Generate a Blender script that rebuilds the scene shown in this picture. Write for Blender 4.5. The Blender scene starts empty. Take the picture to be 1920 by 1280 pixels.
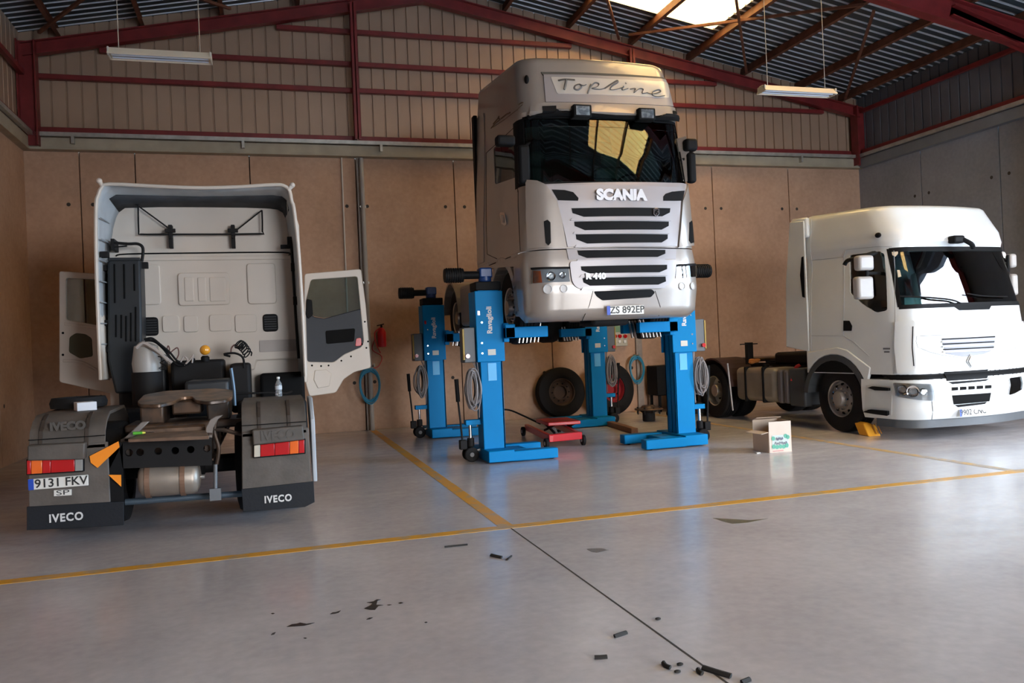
import bpy, bmesh, math, random
import numpy as np
from mathutils import Vector, Matrix
random.seed(7)
PI = math.pi
SC = bpy.context.scene
COL = SC.collection

# ------------------------------------------------------------------ camera
FPX = 1545.0; CAM_H = 1.6
def _u(v): return v / np.linalg.norm(v)
def _ray(px, py): return _u(np.array([px - 960.0, -(py - 640.0), -FPX]))
_Yd = _ray(501, 663); _X0 = _ray(6150, 420)
_Xd = _u(_X0 - _Yd * np.dot(_X0, _Yd)); _Zd = np.cross(_Xd, _Yd)
RM = np.stack([_Xd, _Yd, _Zd])            # world = RM @ camera vector
cam_data = bpy.data.cameras.new('camera')
cam = bpy.data.objects.new('camera', cam_data); COL.objects.link(cam)
cam_data.sensor_width = 36.0; cam_data.lens = FPX * 36.0 / 1920.0
cam_data.clip_start = 0.05; cam_data.clip_end = 200
_m = Matrix([[float(RM[r][c]) for c in range(3)] for r in range(3)]).to_4x4()
cam.matrix_world = Matrix.Translation((0, 0, CAM_H)) @ _m
SC.camera = cam

# ------------------------------------------------------------------ daylight
w = bpy.data.worlds.new('daylight'); SC.world = w; w.use_nodes = True
bgn = w.node_tree.nodes['Background']
_wn = w.node_tree; _tc = _wn.nodes.new('ShaderNodeTexCoord'); _dp = _wn.nodes.new('ShaderNodeVectorMath'); _dp.operation = 'DOT_PRODUCT'
_dp.inputs[1].default_value = (0.0, -1.0, 0.0)                       # sky tint set by direction to balance light from front and side openings
_rp = _wn.nodes.new('ShaderNodeValToRGB'); _rp.color_ramp.elements[0].position = 0.35; _rp.color_ramp.elements[1].position = 0.85
_rp.color_ramp.elements[0].color = (0.35, 0.54, 0.76, 1); _rp.color_ramp.elements[1].color = (0.84, 0.85, 0.88, 1)
_wn.links.new(_tc.outputs['Generated'], _dp.inputs[0]); _wn.links.new(_dp.outputs['Value'], _rp.inputs['Fac']); _wn.links.new(_rp.outputs['Color'], bgn.inputs['Color'])
bgn.inputs['Strength'].default_value = 22.0
SC.view_settings.view_transform = 'Standard'; SC.view_settings.look = 'None'
SC.view_settings.gamma = 1.0; SC.view_settings.exposure = 0.43
SC.view_settings.use_curve_mapping = False
SC.cycles.use_denoising = True
SC.cycles.max_bounces = 7; SC.cycles.diffuse_bounces = 4; SC.cycles.glossy_bounces = 4
SC.cycles.transmission_bounces = 4; SC.cycles.transparent_max_bounces = 8
SC.cycles.sample_clamp_indirect = 6.0
SC.cycles.caustics_reflective = False; SC.cycles.caustics_refractive = False
SC.cycles.use_adaptive_sampling = True; SC.cycles.adaptive_threshold = 0.02

# hall dimensions (metres; camera at the origin, back wall along x)
XL, XR, YB, YF = -4.02, 13.78, 16.53, -9.0
AP = (3.3, 9.02)                            # ridge x, z
SR, SL = 0.185, 0.205
def roof_z(x): return AP[1] - (SR * (x - AP[0]) if x > AP[0] else SL * (AP[0] - x))
SKY = [(13.15, 15.15), (8.7, 10.7), (4.3, 6.3), (-0.1, 1.9)]   # roof lights: y ranges
SKX = (6.1, 9.15)
DOOR = (1.2, 6.9, 5.1)                       # roller door opening in the right wall: y0, y1, height
def portal(name, loc, rot, sx, sy):
    l = bpy.data.lights.new(name, 'AREA'); l.shape = 'RECTANGLE'; l.size = sx; l.size_y = sy
    l.cycles.is_portal = True
    o = bpy.data.objects.new(name, l); COL.objects.link(o); o.location = loc; o.rotation_euler = rot
portal('door_daylight', (XR + 0.25, (DOOR[0] + DOOR[1]) / 2, DOOR[2] / 2), (0, PI / 2, 0), DOOR[2], DOOR[1] - DOOR[0])
ADDED_FDOOR = (4.3, 11.0, 5.1)  # added front doorway, out of view, sized and placed for its light
portal('added_front_door_daylight', ((ADDED_FDOOR[0] + ADDED_FDOOR[1]) / 2, YF - 0.25, ADDED_FDOOR[2] / 2), (PI / 2, 0, 0), ADDED_FDOOR[1] - ADDED_FDOOR[0], ADDED_FDOOR[2])
for a, b in SKY:
    cx = (SKX[0] + SKX[1]) / 2
    portal('roof_daylight', (cx, (a + b) / 2, roof_z(cx) + 0.12), (0, math.atan(SR), 0), (SKX[1] - SKX[0]) / math.cos(math.atan(SR)), b - a)

# ------------------------------------------------------------------ pixel -> place
def at(px, py, x=None, y=None, z=None):
    d = RM @ _ray(px, py)
    if x is not None: t = x / d[0]
    elif y is not None: t = y / d[1]
    else: t = (z - CAM_H) / d[2]
    return Vector((float(t * d[0]), float(t * d[1]), float(CAM_H + t * d[2])))

# ------------------------------------------------------------------ materials
MATS = {}
def mat(name, col, rough=0.5, metal=0.0, var=0.12, vscale=3.0, bump=0.0, bscale=40.0, coat=0.0, trans=0.0, emit=None, spec=0.5, col2=None, lo=0.35, hi=0.7, detail=5, alpha=None):
    if name in MATS: return MATS[name]
    m = bpy.data.materials.new(name); m.use_nodes = True; MATS[name] = m
    nt = m.node_tree; b = nt.nodes['Principled BSDF']
    tc = nt.nodes.new('ShaderNodeTexCoord')
    n = nt.nodes.new('ShaderNodeTexNoise'); n.inputs['Scale'].default_value = vscale; n.inputs['Detail'].default_value = detail
    nt.links.new(tc.outputs['Object'], n.inputs['Vector'])
    r = nt.nodes.new('ShaderNodeValToRGB')
    c2 = col2 if col2 else tuple(c * (1 - var) for c in col)
    r.color_ramp.elements[0].position = lo; r.color_ramp.elements[1].position = hi
    r.color_ramp.elements[0].color = (*c2, 1); r.color_ramp.elements[1].color = (*col, 1)
    nt.links.new(n.outputs['Fac'], r.inputs['Fac']); nt.links.new(r.outputs['Color'], b.inputs['Base Color'])
    b.inputs['Roughness'].default_value = rough; b.inputs['Metallic'].default_value = metal
    b.inputs['Coat Weight'].default_value = coat; b.inputs['Coat Roughness'].default_value = 0.06
    b.inputs['Transmission Weight'].default_value = trans
    b.inputs['Specular IOR Level'].default_value = spec
    if emit:
        b.inputs['Emission Color'].default_value = (*emit[0], 1); b.inputs['Emission Strength'].default_value = emit[1]
    if alpha is not None: b.inputs['Alpha'].default_value = alpha
    if bump:
        n2 = nt.nodes.new('ShaderNodeTexNoise'); n2.inputs['Scale'].default_value = bscale; n2.inputs['Detail'].default_value = 4
        nt.links.new(tc.outputs['Object'], n2.inputs['Vector'])
        bp = nt.nodes.new('ShaderNodeBump'); bp.inputs['Strength'].default_value = bump; bp.inputs['Distance'].default_value = 0.02
        nt.links.new(n2.outputs['Fac'], bp.inputs['Height']); nt.links.new(bp.outputs['Normal'], b.inputs['Normal'])
    return m
def glass_mat(name, tint, refl=0.08, rough=0.0):
    m = bpy.data.materials.new(name); m.use_nodes = True; MATS[name] = m
    nt = m.node_tree; nt.nodes.remove(nt.nodes['Principled BSDF']); out = nt.nodes['Material Output']
    tr = nt.nodes.new('ShaderNodeBsdfTransparent')
    nz = nt.nodes.new('ShaderNodeTexNoise'); nz.inputs['Scale'].default_value = 1.5
    rp = nt.nodes.new('ShaderNodeValToRGB'); rp.color_ramp.elements[0].color = (*[c * 0.93 for c in tint], 1); rp.color_ramp.elements[1].color = (*tint, 1)
    nt.links.new(nz.outputs['Fac'], rp.inputs['Fac']); nt.links.new(rp.outputs['Color'], tr.inputs['Color'])
    gl = nt.nodes.new('ShaderNodeBsdfGlossy'); gl.inputs['Roughness'].default_value = rough
    fr = nt.nodes.new('ShaderNodeFresnel'); fr.inputs['IOR'].default_value = 1.5
    ad = nt.nodes.new('ShaderNodeMath'); ad.operation = 'ADD'; ad.inputs[1].default_value = refl; ad.use_clamp = True
    nt.links.new(fr.outputs['Fac'], ad.inputs[0])
    mx = nt.nodes.new('ShaderNodeMixShader')
    nt.links.new(ad.outputs[0], mx.inputs['Fac']); nt.links.new(tr.outputs[0], mx.inputs[1]); nt.links.new(gl.outputs[0], mx.inputs[2])
    nt.links.new(mx.outputs[0], out.inputs['Surface'])
    return m

# ------------------------------------------------------------------ mesh tools
class MB:
    def __init__(s): s.b = bmesh.new()
    def face(s, pts):
        vs = [s.b.verts.new(p) for p in pts]
        try: s.b.faces.new(vs)
        except ValueError: pass
        return s
    def box(s, x0, x1, y0, y1, z0, z1, M=None):
        c = [Vector((x, y, z)) for x in (x0, x1) for y in (y0, y1) for z in (z0, z1)]
        if M: c = [M @ p for p in c]
        v = [s.b.verts.new(p) for p in c]
        for f in ((0, 1, 3, 2), (4, 6, 7, 5), (0, 4, 5, 1), (2, 3, 7, 6), (0, 2, 6, 4), (1, 5, 7, 3)):
            s.b.faces.new([v[i] for i in f])
        return s
    def prism(s, poly, vec):
        vec = Vector(vec); a = [s.b.verts.new(Vector(p)) for p in poly]; b = [s.b.verts.new(Vector(p) + vec) for p in poly]
        n = len(a); s.b.faces.new(a[::-1]); s.b.faces.new(b)
        for i in range(n): s.b.faces.new((a[i], a[(i + 1) % n], b[(i + 1) % n], b[i]))
        return s
    def frame_axes(s, d):
        d = d.normalized(); u = d.orthogonal().normalized()
        if abs(d.z) < 0.9:
            u = d.cross(Vector((0, 0, 1))).normalized()
        return u, d.cross(u).normalized()
    def bar(s, p0, p1, w, h=None):
        p0, p1 = Vector(p0), Vector(p1); h = h or w; u, v = s.frame_axes(p1 - p0)
        q = [p0 + u * a * w / 2 + v * b * h / 2 for a, b in ((-1, -1), (1, -1), (1, 1), (-1, 1))]
        return s.prism(q, p1 - p0)
    def cyl(s, p0, p1, r, r2=None, n=20, cap=True):
        p0, p1 = Vector(p0), Vector(p1); r2 = r if r2 is None else r2; u, v = s.frame_axes(p1 - p0)
        A = [s.b.verts.new(p0 + (u * math.cos(t) + v * math.sin(t)) * r) for t in [2 * PI * i / n for i in range(n)]]
        B = [s.b.verts.new(p1 + (u * math.cos(t) + v * math.sin(t)) * r2) for t in [2 * PI * i / n for i in range(n)]]
        for i in range(n): s.b.faces.new((A[i], A[(i + 1) % n], B[(i + 1) % n], B[i]))
        if cap: s.b.faces.new(A[::-1]); s.b.faces.new(B)
        return s
    def lathe(s, o, axis, prof, n=32, close=False):
        # prof: list of (radius, distance along axis)
        o, axis = Vector(o), Vector(axis).normalized(); u, v = s.frame_axes(axis); rings = []
        for r, d in prof:
            if r < 1e-6: rings.append([s.b.verts.new(o + axis * d)])
            else: rings.append([s.b.verts.new(o + axis * d + (u * math.cos(2 * PI * i / n) + v * math.sin(2 * PI * i / n)) * r) for i in range(n)])
        if close: rings.append(rings[0])
        for a, b in zip(rings, rings[1:]):
            for i in range(n):
                j = (i + 1) % n
                q = []
                for w_ in ((a, i), (a, j), (b, j), (b, i)):
                    vv = w_[0][0] if len(w_[0]) == 1 else w_[0][w_[1]]
                    if vv not in q: q.append(vv)
                if len(q) > 2:
                    try: s.b.faces.new(q)
                    except ValueError: pass
        return s
    def tube(s, pts, r, n=8, smooth=4, closed=False, rr=None):
        pts = [Vector(p) for p in pts]
        if smooth > 1 and len(pts) > 2:
            q = []; N = len(pts); rng = range(N if closed else N - 1)
            for i in rng:
                p0 = pts[(i - 1) % N] if (closed or i > 0) else pts[i]; p1 = pts[i]; p2 = pts[(i + 1) % N]
                p3 = pts[(i + 2) % N] if (closed or i < N - 2) else p2
                for k in range(smooth):
                    t = k / smooth
                    q.append(0.5 * ((2 * p1) + (p2 - p0) * t + (2 * p0 - 5 * p1 + 4 * p2 - p3) * t * t + (3 * p1 - p0 - 3 * p2 + p3) * t ** 3))
            if not closed: q.append(pts[-1])
            pts = q
        N = len(pts); rings = []; up = None
        for i, p in enumerate(pts):
            a = pts[(i - 1) % N] if (closed or i > 0) else p; b = pts[(i + 1) % N] if (closed or i < N - 1) else p
            d = (b - a).normalized() if (b - a).length > 1e-9 else Vector((0, 0, 1))
            if up is None: u = d.orthogonal().normalized()
            else:
                u = up - d * up.dot(d)
                u = u.normalized() if u.length > 1e-6 else d.orthogonal().normalized()
            up = u; v = d.cross(u); R_ = r if rr is None else rr
            rings.append([s.b.verts.new(p + u * math.cos(2 * PI * k / n) * r + v * math.sin(2 * PI * k / n) * R_) for k in range(n)])
        if closed: rings.append(rings[0])
        for a, b in zip(rings, rings[1:]):
            for k in range(n): s.b.faces.new((a[k], a[(k + 1) % n], b[(k + 1) % n], b[k]))
        if not closed: s.b.faces.new(rings[0][::-1]); s.b.faces.new(rings[-1])
        return s
    def sphere(s, c, r, n=16, sc=(1, 1, 1)):
        M = Matrix.Translation(c) @ Matrix.Diagonal((*sc, 1))
        bmesh.ops.create_uvsphere(s.b, u_segments=n, v_segments=max(6, n // 2), radius=r, matrix=M); return s
    def grid(s, rows, closed=False):
        V = [[s.b.verts.new(p) for p in row] for row in rows]
        for i in range(len(V) - 1):
            for j in range(len(V[i]) - (0 if closed else 1)):
                k = (j + 1) % len(V[i])
                try: s.b.faces.new((V[i][j], V[i][k], V[i + 1][k], V[i + 1][j]))
                except ValueError: pass
        return s

ROOTINV = {}
def ob(name, mb, m, parent=None, smooth=False, bevel=0.0, solid=0.0, seg=2, ang=35, recalc=True):
    me = bpy.data.meshes.new(name)
    if recalc: bmesh.ops.recalc_face_normals(mb.b, faces=mb.b.faces)
    mb.b.to_mesh(me); mb.b.free()
    ms = m if isinstance(m, (list, tuple)) else [m]
    for x in ms: me.materials.append(x)
    o = bpy.data.objects.new(name, me); COL.objects.link(o)
    if smooth:
        me.shade_smooth()
        try: me.set_sharp_from_angle(angle=math.radians(ang))
        except Exception: pass
    if parent: attach(o, parent)
    if solid:
        md = o.modifiers.new('thickness', 'SOLIDIFY'); md.thickness = solid; md.offset = 0
    if bevel:
        md = o.modifiers.new('bevel', 'BEVEL'); md.width = bevel; md.segments = seg; md.limit_method = 'ANGLE'; md.angle_limit = math.radians(40)
        md.harden_normals = False
        me.shade_smooth()
        try: me.set_sharp_from_angle(angle=math.radians(40))
        except Exception: pass
    return o
def wmat(o):
    m = o.matrix_basis.copy()
    if o.parent: m = wmat(o.parent) @ o.matrix_parent_inverse @ m
    return m
def attach(o, parent):
    o.parent = parent; o.matrix_parent_inverse = wmat(parent).inverted()
def tag(o, label, cat=None, group=None, kind=None):
    if label: o['label'] = label
    if cat: o['category'] = cat
    if group: o['group'] = group
    if kind: o['kind'] = kind
    return o
def thing(name, label, cat, loc, group=None, rz=0):
    o = bpy.data.objects.new(name, None); COL.objects.link(o); o.location = loc; o.rotation_euler = (0, 0, rz)
    o.empty_display_size = 0.2
    return tag(o, label, cat, group)
def struct(o): o['kind'] = 'structure'; return o
def kids(o): return [c for c in bpy.data.objects if c.parent == o]
def copy_tree(o, parent=None):
    c = o.copy(); COL.objects.link(c)
    if parent: c.parent = parent; c.matrix_parent_inverse = o.matrix_parent_inverse.copy()
    for ch in kids(o): copy_tree(ch, c)
    return c
def text_mb(body, size, M, depth=0.004, shear=0.0, bold=0.0, sx=1.0, space=1.0):
    cu = bpy.data.curves.new('lettering', 'FONT'); cu.body = body; cu.size = size; cu.extrude = depth; cu.shear = shear; cu.offset = bold
    cu.align_x = 'CENTER'; cu.align_y = 'CENTER'; cu.space_character = space; cu.resolution_u = 3
    o = bpy.data.objects.new('lettering', cu); COL.objects.link(o)
    bpy.context.view_layer.update()
    me = bpy.data.meshes.new_from_object(o.evaluated_get(bpy.context.evaluated_depsgraph_get()))
    bpy.data.objects.remove(o); bpy.data.curves.remove(cu)
    mb = MB(); mb.b.from_mesh(me); bpy.data.meshes.remove(me)
    mb.b.transform(M @ Matrix.Diagonal((sx, 1, 1, 1)))
    return mb
def basis(o, ux, uy):
    ux, uy = Vector(ux).normalized(), Vector(uy).normalized(); n = ux.cross(uy).normalized(); uy = n.cross(ux)
    return Matrix(((ux.x, uy.x, n.x, o[0]), (ux.y, uy.y, n.y, o[1]), (ux.z, uy.z, n.z, o[2]), (0, 0, 0, 1)))
def front_text(name, body, size, c, parent, m, yaw=0.0, **k):   # lettering facing -y
    M = Matrix.Translation(c) @ Matrix.Rotation(yaw, 4, 'Z') @ Matrix.Rotation(PI / 2, 4, 'X')
    return ob(name, text_mb(body, size, M, **k), m, parent)
def rpoly(pts, r, n=4):
    """round the corners of a 2-D polygon"""
    out = []; N = len(pts)
    rs = r if isinstance(r, (list, tuple)) else [r] * N
    for i in range(N):
        p = Vector(pts[i]); a = Vector(pts[i - 1]); b = Vector(pts[(i + 1) % N]); rad = rs[i]
        if rad <= 0: out.append(tuple(p)); continue
        da = (a - p); db = (b - p); l = min(rad, da.length * 0.48, db.length * 0.48)
        A = p + da.normalized() * l; B = p + db.normalized() * l
        for k in range(n + 1):
            t = k / n; out.append(tuple((1 - t) ** 2 * A + 2 * t * (1 - t) * p + t * t * B))
    return out
# ------------------------------------------------------------------ the hall
def concrete_mat(name, c1, c2, rough, bump=0.25):
    m = bpy.data.materials.new(name); m.use_nodes = True; nt = m.node_tree; b = nt.nodes['Principled BSDF']
    tc = nt.nodes.new('ShaderNodeTexCoord')
    n1 = nt.nodes.new('ShaderNodeTexNoise'); n1.inputs['Scale'].default_value = 0.9; n1.inputs['Detail'].default_value = 8; n1.inputs['Roughness'].default_value = 0.62
    n2 = nt.nodes.new('ShaderNodeTexNoise'); n2.inputs['Scale'].default_value = 14; n2.inputs['Detail'].default_value = 6
    nt.links.new(tc.outputs['Object'], n1.inputs['Vector']); nt.links.new(tc.outputs['Object'], n2.inputs['Vector'])
    mx = nt.nodes.new('ShaderNodeMath'); mx.operation = 'MULTIPLY_ADD'; mx.inputs[1].default_value = 0.35
    nt.links.new(n2.outputs['Fac'], mx.inputs[0])
    m8 = nt.nodes.new('ShaderNodeMath'); m8.operation = 'MULTIPLY'; m8.inputs[1].default_value = 0.65
    nt.links.new(n1.outputs['Fac'], m8.inputs[0]); nt.links.new(m8.outputs[0], mx.inputs[2])
    r = nt.nodes.new('ShaderNodeValToRGB'); r.color_ramp.elements[0].position = 0.36; r.color_ramp.elements[1].position = 0.64
    r.color_ramp.elements[0].color = (*c1, 1); r.color_ramp.elements[1].color = (*c2, 1)
    nt.links.new(mx.outputs[0], r.inputs['Fac']); nt.links.new(r.outputs['Color'], b.inputs['Base Color'])
    b.inputs['Roughness'].default_value = rough
    bp = nt.nodes.new('ShaderNodeBump'); bp.inputs['Strength'].default_value = bump; bp.inputs['Distance'].default_value = 0.01
    nt.links.new(n2.outputs['Fac'], bp.inputs['Height']); nt.links.new(bp.outputs['Normal'], b.inputs['Normal'])
    return m, nt, b, tc, r
M_WALL = concrete_mat('precast_concrete', (0.26, 0.225, 0.20), (0.36, 0.31, 0.28), 0.85)[0]
M_WALLB = concrete_mat('warm_lit_precast_concrete', (0.41, 0.255, 0.17), (0.535, 0.345, 0.235), 0.85)[0]  # warm light on the back and left walls put into the concrete's colour
M_WALLR = concrete_mat('cool_lit_precast_concrete', (0.22, 0.235, 0.265), (0.30, 0.315, 0.35), 0.85)[0]  # same concrete, with the right wall's cool light put into its colour
M_FLOOR, fnt, fb, ftc, fr = concrete_mat('polished_concrete', (0.47, 0.45, 0.47), (0.60, 0.575, 0.59), 0.3, 0.03)
# polished floor: worn patches change the gloss
fn = fnt.nodes.new('ShaderNodeTexNoise'); fn.inputs['Scale'].default_value = 2.2; fn.inputs['Detail'].default_value = 7
fmp = fnt.nodes.new('ShaderNodeMapping'); fmp.inputs['Scale'].default_value = (1.0, 2.2, 1.0)
fnt.links.new(ftc.outputs['Object'], fmp.inputs['Vector']); fnt.links.new(fmp.outputs['Vector'], fn.inputs['Vector'])
fmr = fnt.nodes.new('ShaderNodeMapRange'); fmr.inputs['From Min'].default_value = 0.3; fmr.inputs['From Max'].default_value = 0.7
fmr.inputs['To Min'].default_value = 0.16; fmr.inputs['To Max'].default_value = 0.27
fnt.links.new(fn.outputs['Fac'], fmr.inputs['Value']); fnt.links.new(fmr.outputs['Result'], fb.inputs['Roughness'])
M_SHEET = mat('wall_sheet_steel', (0.44, 0.30, 0.21), 0.45, 0.2, var=0.12, vscale=1.2)
M_GROOVE = mat('sheet_groove_shadowed_steel', (0.12, 0.105, 0.09), 0.6, 0.2)
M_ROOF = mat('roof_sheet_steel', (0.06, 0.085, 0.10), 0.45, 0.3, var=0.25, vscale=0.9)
M_RIB = mat('painted_glint_rib', (0.72, 0.76, 0.80), 0.35, 0.3, var=0.15, vscale=2)  # rib faces paled against dark pans to paint in reflected streaks
M_RED = mat('red_oxide_paint', (0.22, 0.022, 0.022), 0.45, 0.0, var=0.3, vscale=4)
M_RUST = mat('rusty_purlin_paint', (0.20, 0.075, 0.04), 0.6, 0.0, var=0.4, vscale=5)
M_BEIGE = mat('cream_beam_paint', (0.42, 0.37, 0.28), 0.6, 0.0, var=0.2)
M_GALV = mat('galvanised_steel', (0.55, 0.54, 0.5), 0.4, 0.6, var=0.25, vscale=8)
M_YEL = mat('yellow_floor_paint', (0.72, 0.36, 0.03), 0.4, 0, col2=(0.50, 0.36, 0.19), vscale=5, lo=0.36, hi=0.5, detail=9)
M_YEL2 = mat('worn_yellow_floor_paint', (0.66, 0.40, 0.10), 0.4, 0, col2=(0.44, 0.38, 0.32), vscale=6, lo=0.4, hi=0.62, detail=9)
M_DARK = mat('dark_joint', (0.05, 0.042, 0.036), 0.9)
def roof_light_mat(name, tcol, l0, l1):
    m = bpy.data.materials.new(name); m.use_nodes = True; nt = m.node_tree; nt.nodes.remove(nt.nodes['Principled BSDF']); o = nt.nodes['Material Output']
    t = nt.nodes.new('ShaderNodeBsdfTransparent'); t.inputs['Color'].default_value = (*tcol, 1)
    l = nt.nodes.new('ShaderNodeBsdfTranslucent'); wv = nt.nodes.new('ShaderNodeTexNoise'); wv.inputs['Scale'].default_value = 1.3
    cr = nt.nodes.new('ShaderNodeValToRGB'); cr.color_ramp.elements[0].color = (*l0, 1); cr.color_ramp.elements[1].color = (*l1, 1)
    nt.links.new(wv.outputs['Fac'], cr.inputs['Fac']); nt.links.new(cr.outputs['Color'], l.inputs['Color'])
    x = nt.nodes.new('ShaderNodeMixShader'); x.inputs['Fac'].default_value = 0.5
    nt.links.new(t.outputs[0], x.inputs[1]); nt.links.new(l.outputs[0], x.inputs[2]); nt.links.new(x.outputs[0], o.inputs['Surface'])
    return m
M_SKYL = roof_light_mat('translucent_roof_sheet', (0.60, 0.36, 0.17), (1.0, .66, .34), (1.0, .84, .52))


# floor
b = MB(); b.box(XL - 0.3, XR + 0.3, YF - 0.3, YB + 0.3, -0.25, 0.0)
floor = struct(ob('floor', b, M_FLOOR))
b = MB()
b.box(1.955, 1.967, YF, 6.86, -0.01, 0.0012)
b.box(1.955, 1.967, 7.0, 7.05, -0.01, 0.0011)
b.box(-4, 13.7, 1.9, 1.912, -0.01, 0.0012)
ob('floor_joint', b, M_DARK, floor)
for nm, x0, x1, y0, y1, m, h in (('bay_line_crosswise', XL, 13.7, 6.86, 6.99, M_YEL, .002), ('bay_line', 1.88, 2.01, 6.99, 16.5, M_YEL, .002), ('bay_line', 7.56, 7.68, 6.99, 16.5, M_YEL2, .0018)):
    b = MB(); b.box(x0, x1, y0, y1, -0.01, h)
    o = ob('floor_marking', b, m, floor)

# concrete walls in two metre panels
EAVE = 5.42
def panel_wall(name, axis, pos, out, lo, hi, z1, joints, skip=None, m=None):
    mb = MB(); js = [lo] + [j for j in joints if lo < j < hi] + [hi]
    def slab(a, c, z0, z1_):
        if axis == 'x': mb.box(a + .009, c - .009, min(pos, pos + out), max(pos, pos + out), z0, z1_)
        else: mb.box(min(pos, pos + out), max(pos, pos + out), a + .009, c - .009, z0, z1_)
    for a, c in zip(js, js[1:]):
        if skip and a >= skip[0] - 0.01 and c <= skip[1] + 0.01:
            slab(a, c, skip[2], z1)
        else: slab(a, c, 0, z1)
    o = struct(ob(name, mb, m or M_WALL, bevel=0.006, seg=1))
    mb = MB(); d = 0.06 * (1 if out > 0 else -1)
    if axis == 'x': mb.box(lo, hi, pos + d, pos + out * 0.9, 0 if not skip else z1 - .3, z1 - 0.01)
    else:
        segs = [(lo, hi)] if not skip else [(lo, skip[0]), (skip[1], hi)]
        for s0, s1 in segs: mb.box(min(pos + d, pos + out * .9), max(pos + d, pos + out * .9), s0, s1, 0, z1 - 0.01)
    ob('panel_joint', mb, M_DARK, o)
    mb = MB()
    for j in joints:
        for s in (-0.2, 0.2):
            for z in (4.45, 0.95):
                q = j + s
                if not lo < q < hi or (skip and skip[0] < q < skip[1]): continue
                e = 0.001 if out > 0 else -0.001
                p = (q, pos - e, z) if axis == 'x' else (pos - e, q, z)
                p2 = (q, pos + 0.03 * out, z) if axis == 'x' else (pos + 0.03 * out, q, z)
                mb.cyl(p, p2, 0.035, n=12)
    ob('tie_hole', mb, M_DARK, o)['kind'] = 'stuff'
    return o
bj = [-3.13, -2.2, -0.18, 1.83, 3.82, 5.8, 7.82, 9.8, 11.8]
wall_back = panel_wall('wall_back', 'x', YB, 0.25, XL - .3, XR + .3, EAVE, bj, m=M_WALLB)
yj = [14.6, 12.6, 10.6, 8.6, 6.9, 5.0, 3.1, 1.2, -0.8, -2.8, -4.8, -6.8]
wall_right = panel_wall('wall_right', 'y', XR, 0.25, YF - .3, YB + .25, EAVE, [14.6, 12.6, 10.6, 8.6, 6.9, 4.05, 1.2, -.4, -1.0, -2.8, -4.8, -6.8][::-1], skip=(DOOR[0], DOOR[1], DOOR[2]), m=M_WALLR)
wall_left = panel_wall('wall_left', 'y', XL, -0.25, YF - .3, YB + .25, EAVE, yj[::-1], m=M_WALLB)
wall_front = MB(); wall_front.box(XL, ADDED_FDOOR[0], YF - .25, YF, 0, 5.42).box(ADDED_FDOOR[1], XR, YF - .25, YF, 0, 5.42).box(ADDED_FDOOR[0], ADDED_FDOOR[1], YF - .25, YF, ADDED_FDOOR[2], 5.42)
# gable above the front wall
wall_front.prism([(XL, YF - .25, 5.42), (XR, YF - .25, 5.42), (XR, YF - .25, roof_z(XR)), (AP[0], YF - .25, AP[1]), (XL, YF - .25, roof_z(XL))], (0, .25, 0))
struct(ob('wall_front', wall_front, M_WALL))
b = MB(); b.box(XL - 30, XR + 40, -40, 40, -0.4, -0.26)
struct(ob('ground', b, mat('outdoor_asphalt', (0.32, 0.31, 0.3), 0.9)))

# sheet steel above the concrete
def sheet(name, axis, pos, inw, lo, hi, z0, zf, m, per=0.25, gr=0.035, dep=0.03):
    """profiled sheet with narrow vertical grooves; inw = direction into the room"""
    mb = MB(); q = lo; prof = []
    while q < hi:
        prof += [(q, 0), (q + per - gr, 0), (q + per - gr * .75, -dep), (q + per - gr * .25, -dep)]
        q += per
    prof = [(min(a, hi), d) for a, d in prof] + [(hi, 0)]
    if axis == 'x':
        prof2 = []
        for a, c in zip(prof, prof[1:]):
            prof2.append(a)
            if a[0] < AP[0] < c[0]: prof2.append((AP[0], a[1]))
        prof = prof2 + [prof[-1]]
    P = lambda a, d, z: (a, pos + inw * d, z) if axis == 'x' else (pos + inw * d, a, z)
    mb.grid([[P(a, d, z0) for a, d in prof], [P(a, d, zf(a)) for a, d in prof]])
    return ob(name, mb, m, solid=0.002)
sb = struct(sheet('wall_back_cladding', 'x', YB - 0.0, -1, XL, XR, 5.4, lambda x: roof_z(x) + .01, M_SHEET))
struct(sheet('wall_right_cladding', 'y', XR, -1, YF, YB, 5.4, lambda y: roof_z(XR) + .02, mat('shaded_wall_sheet_steel', (0.15, 0.155, 0.175), 0.45, 0.2)))  # right cladding: same sheet, cool shade put into its colour
struct(sheet('wall_left_cladding', 'y', XL, 1, YF, YB, 5.4, lambda y: roof_z(XL) + .02, M_SHEET))

# roof: trapezoidal sheets running down the slope, with real openings for the roof lights
def roof_strip(x0, x1, y0, y1, m, name):
    mb = MB(); per = 0.2; q = y0; prof = []
    while q < y1 - 1e-6:
        prof += [(q, 0), (q + .135, 0), (q + .145, .04), (q + .19, .04)]; q += per
    prof = [(min(a, y1), d) for a, d in prof] + [(y1, 0)]
    xs = [x0, x1]
    mb.grid([[(x, a, roof_z(x) + d) for a, d in prof] for x in xs])
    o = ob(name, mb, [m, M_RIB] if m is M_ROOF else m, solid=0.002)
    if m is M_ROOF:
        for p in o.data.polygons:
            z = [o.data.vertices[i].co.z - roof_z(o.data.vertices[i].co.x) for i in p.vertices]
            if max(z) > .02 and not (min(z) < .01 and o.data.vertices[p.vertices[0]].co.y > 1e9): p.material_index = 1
    return o
ceil = None; parts = []
ys = []; prev = YF
for a, c in sorted(SKY): ys.append((prev, a, False)); ys.append((a, c, True)); prev = c
ys.append((prev, YB + .2, False))
def rj(o):
    global ceil
    if ceil is None: ceil = struct(o)
    else: attach(o, ceil)
rj(roof_strip(XL - .3, AP[0], YF - .3, YB + .2, M_ROOF, 'ceiling'))
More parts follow.
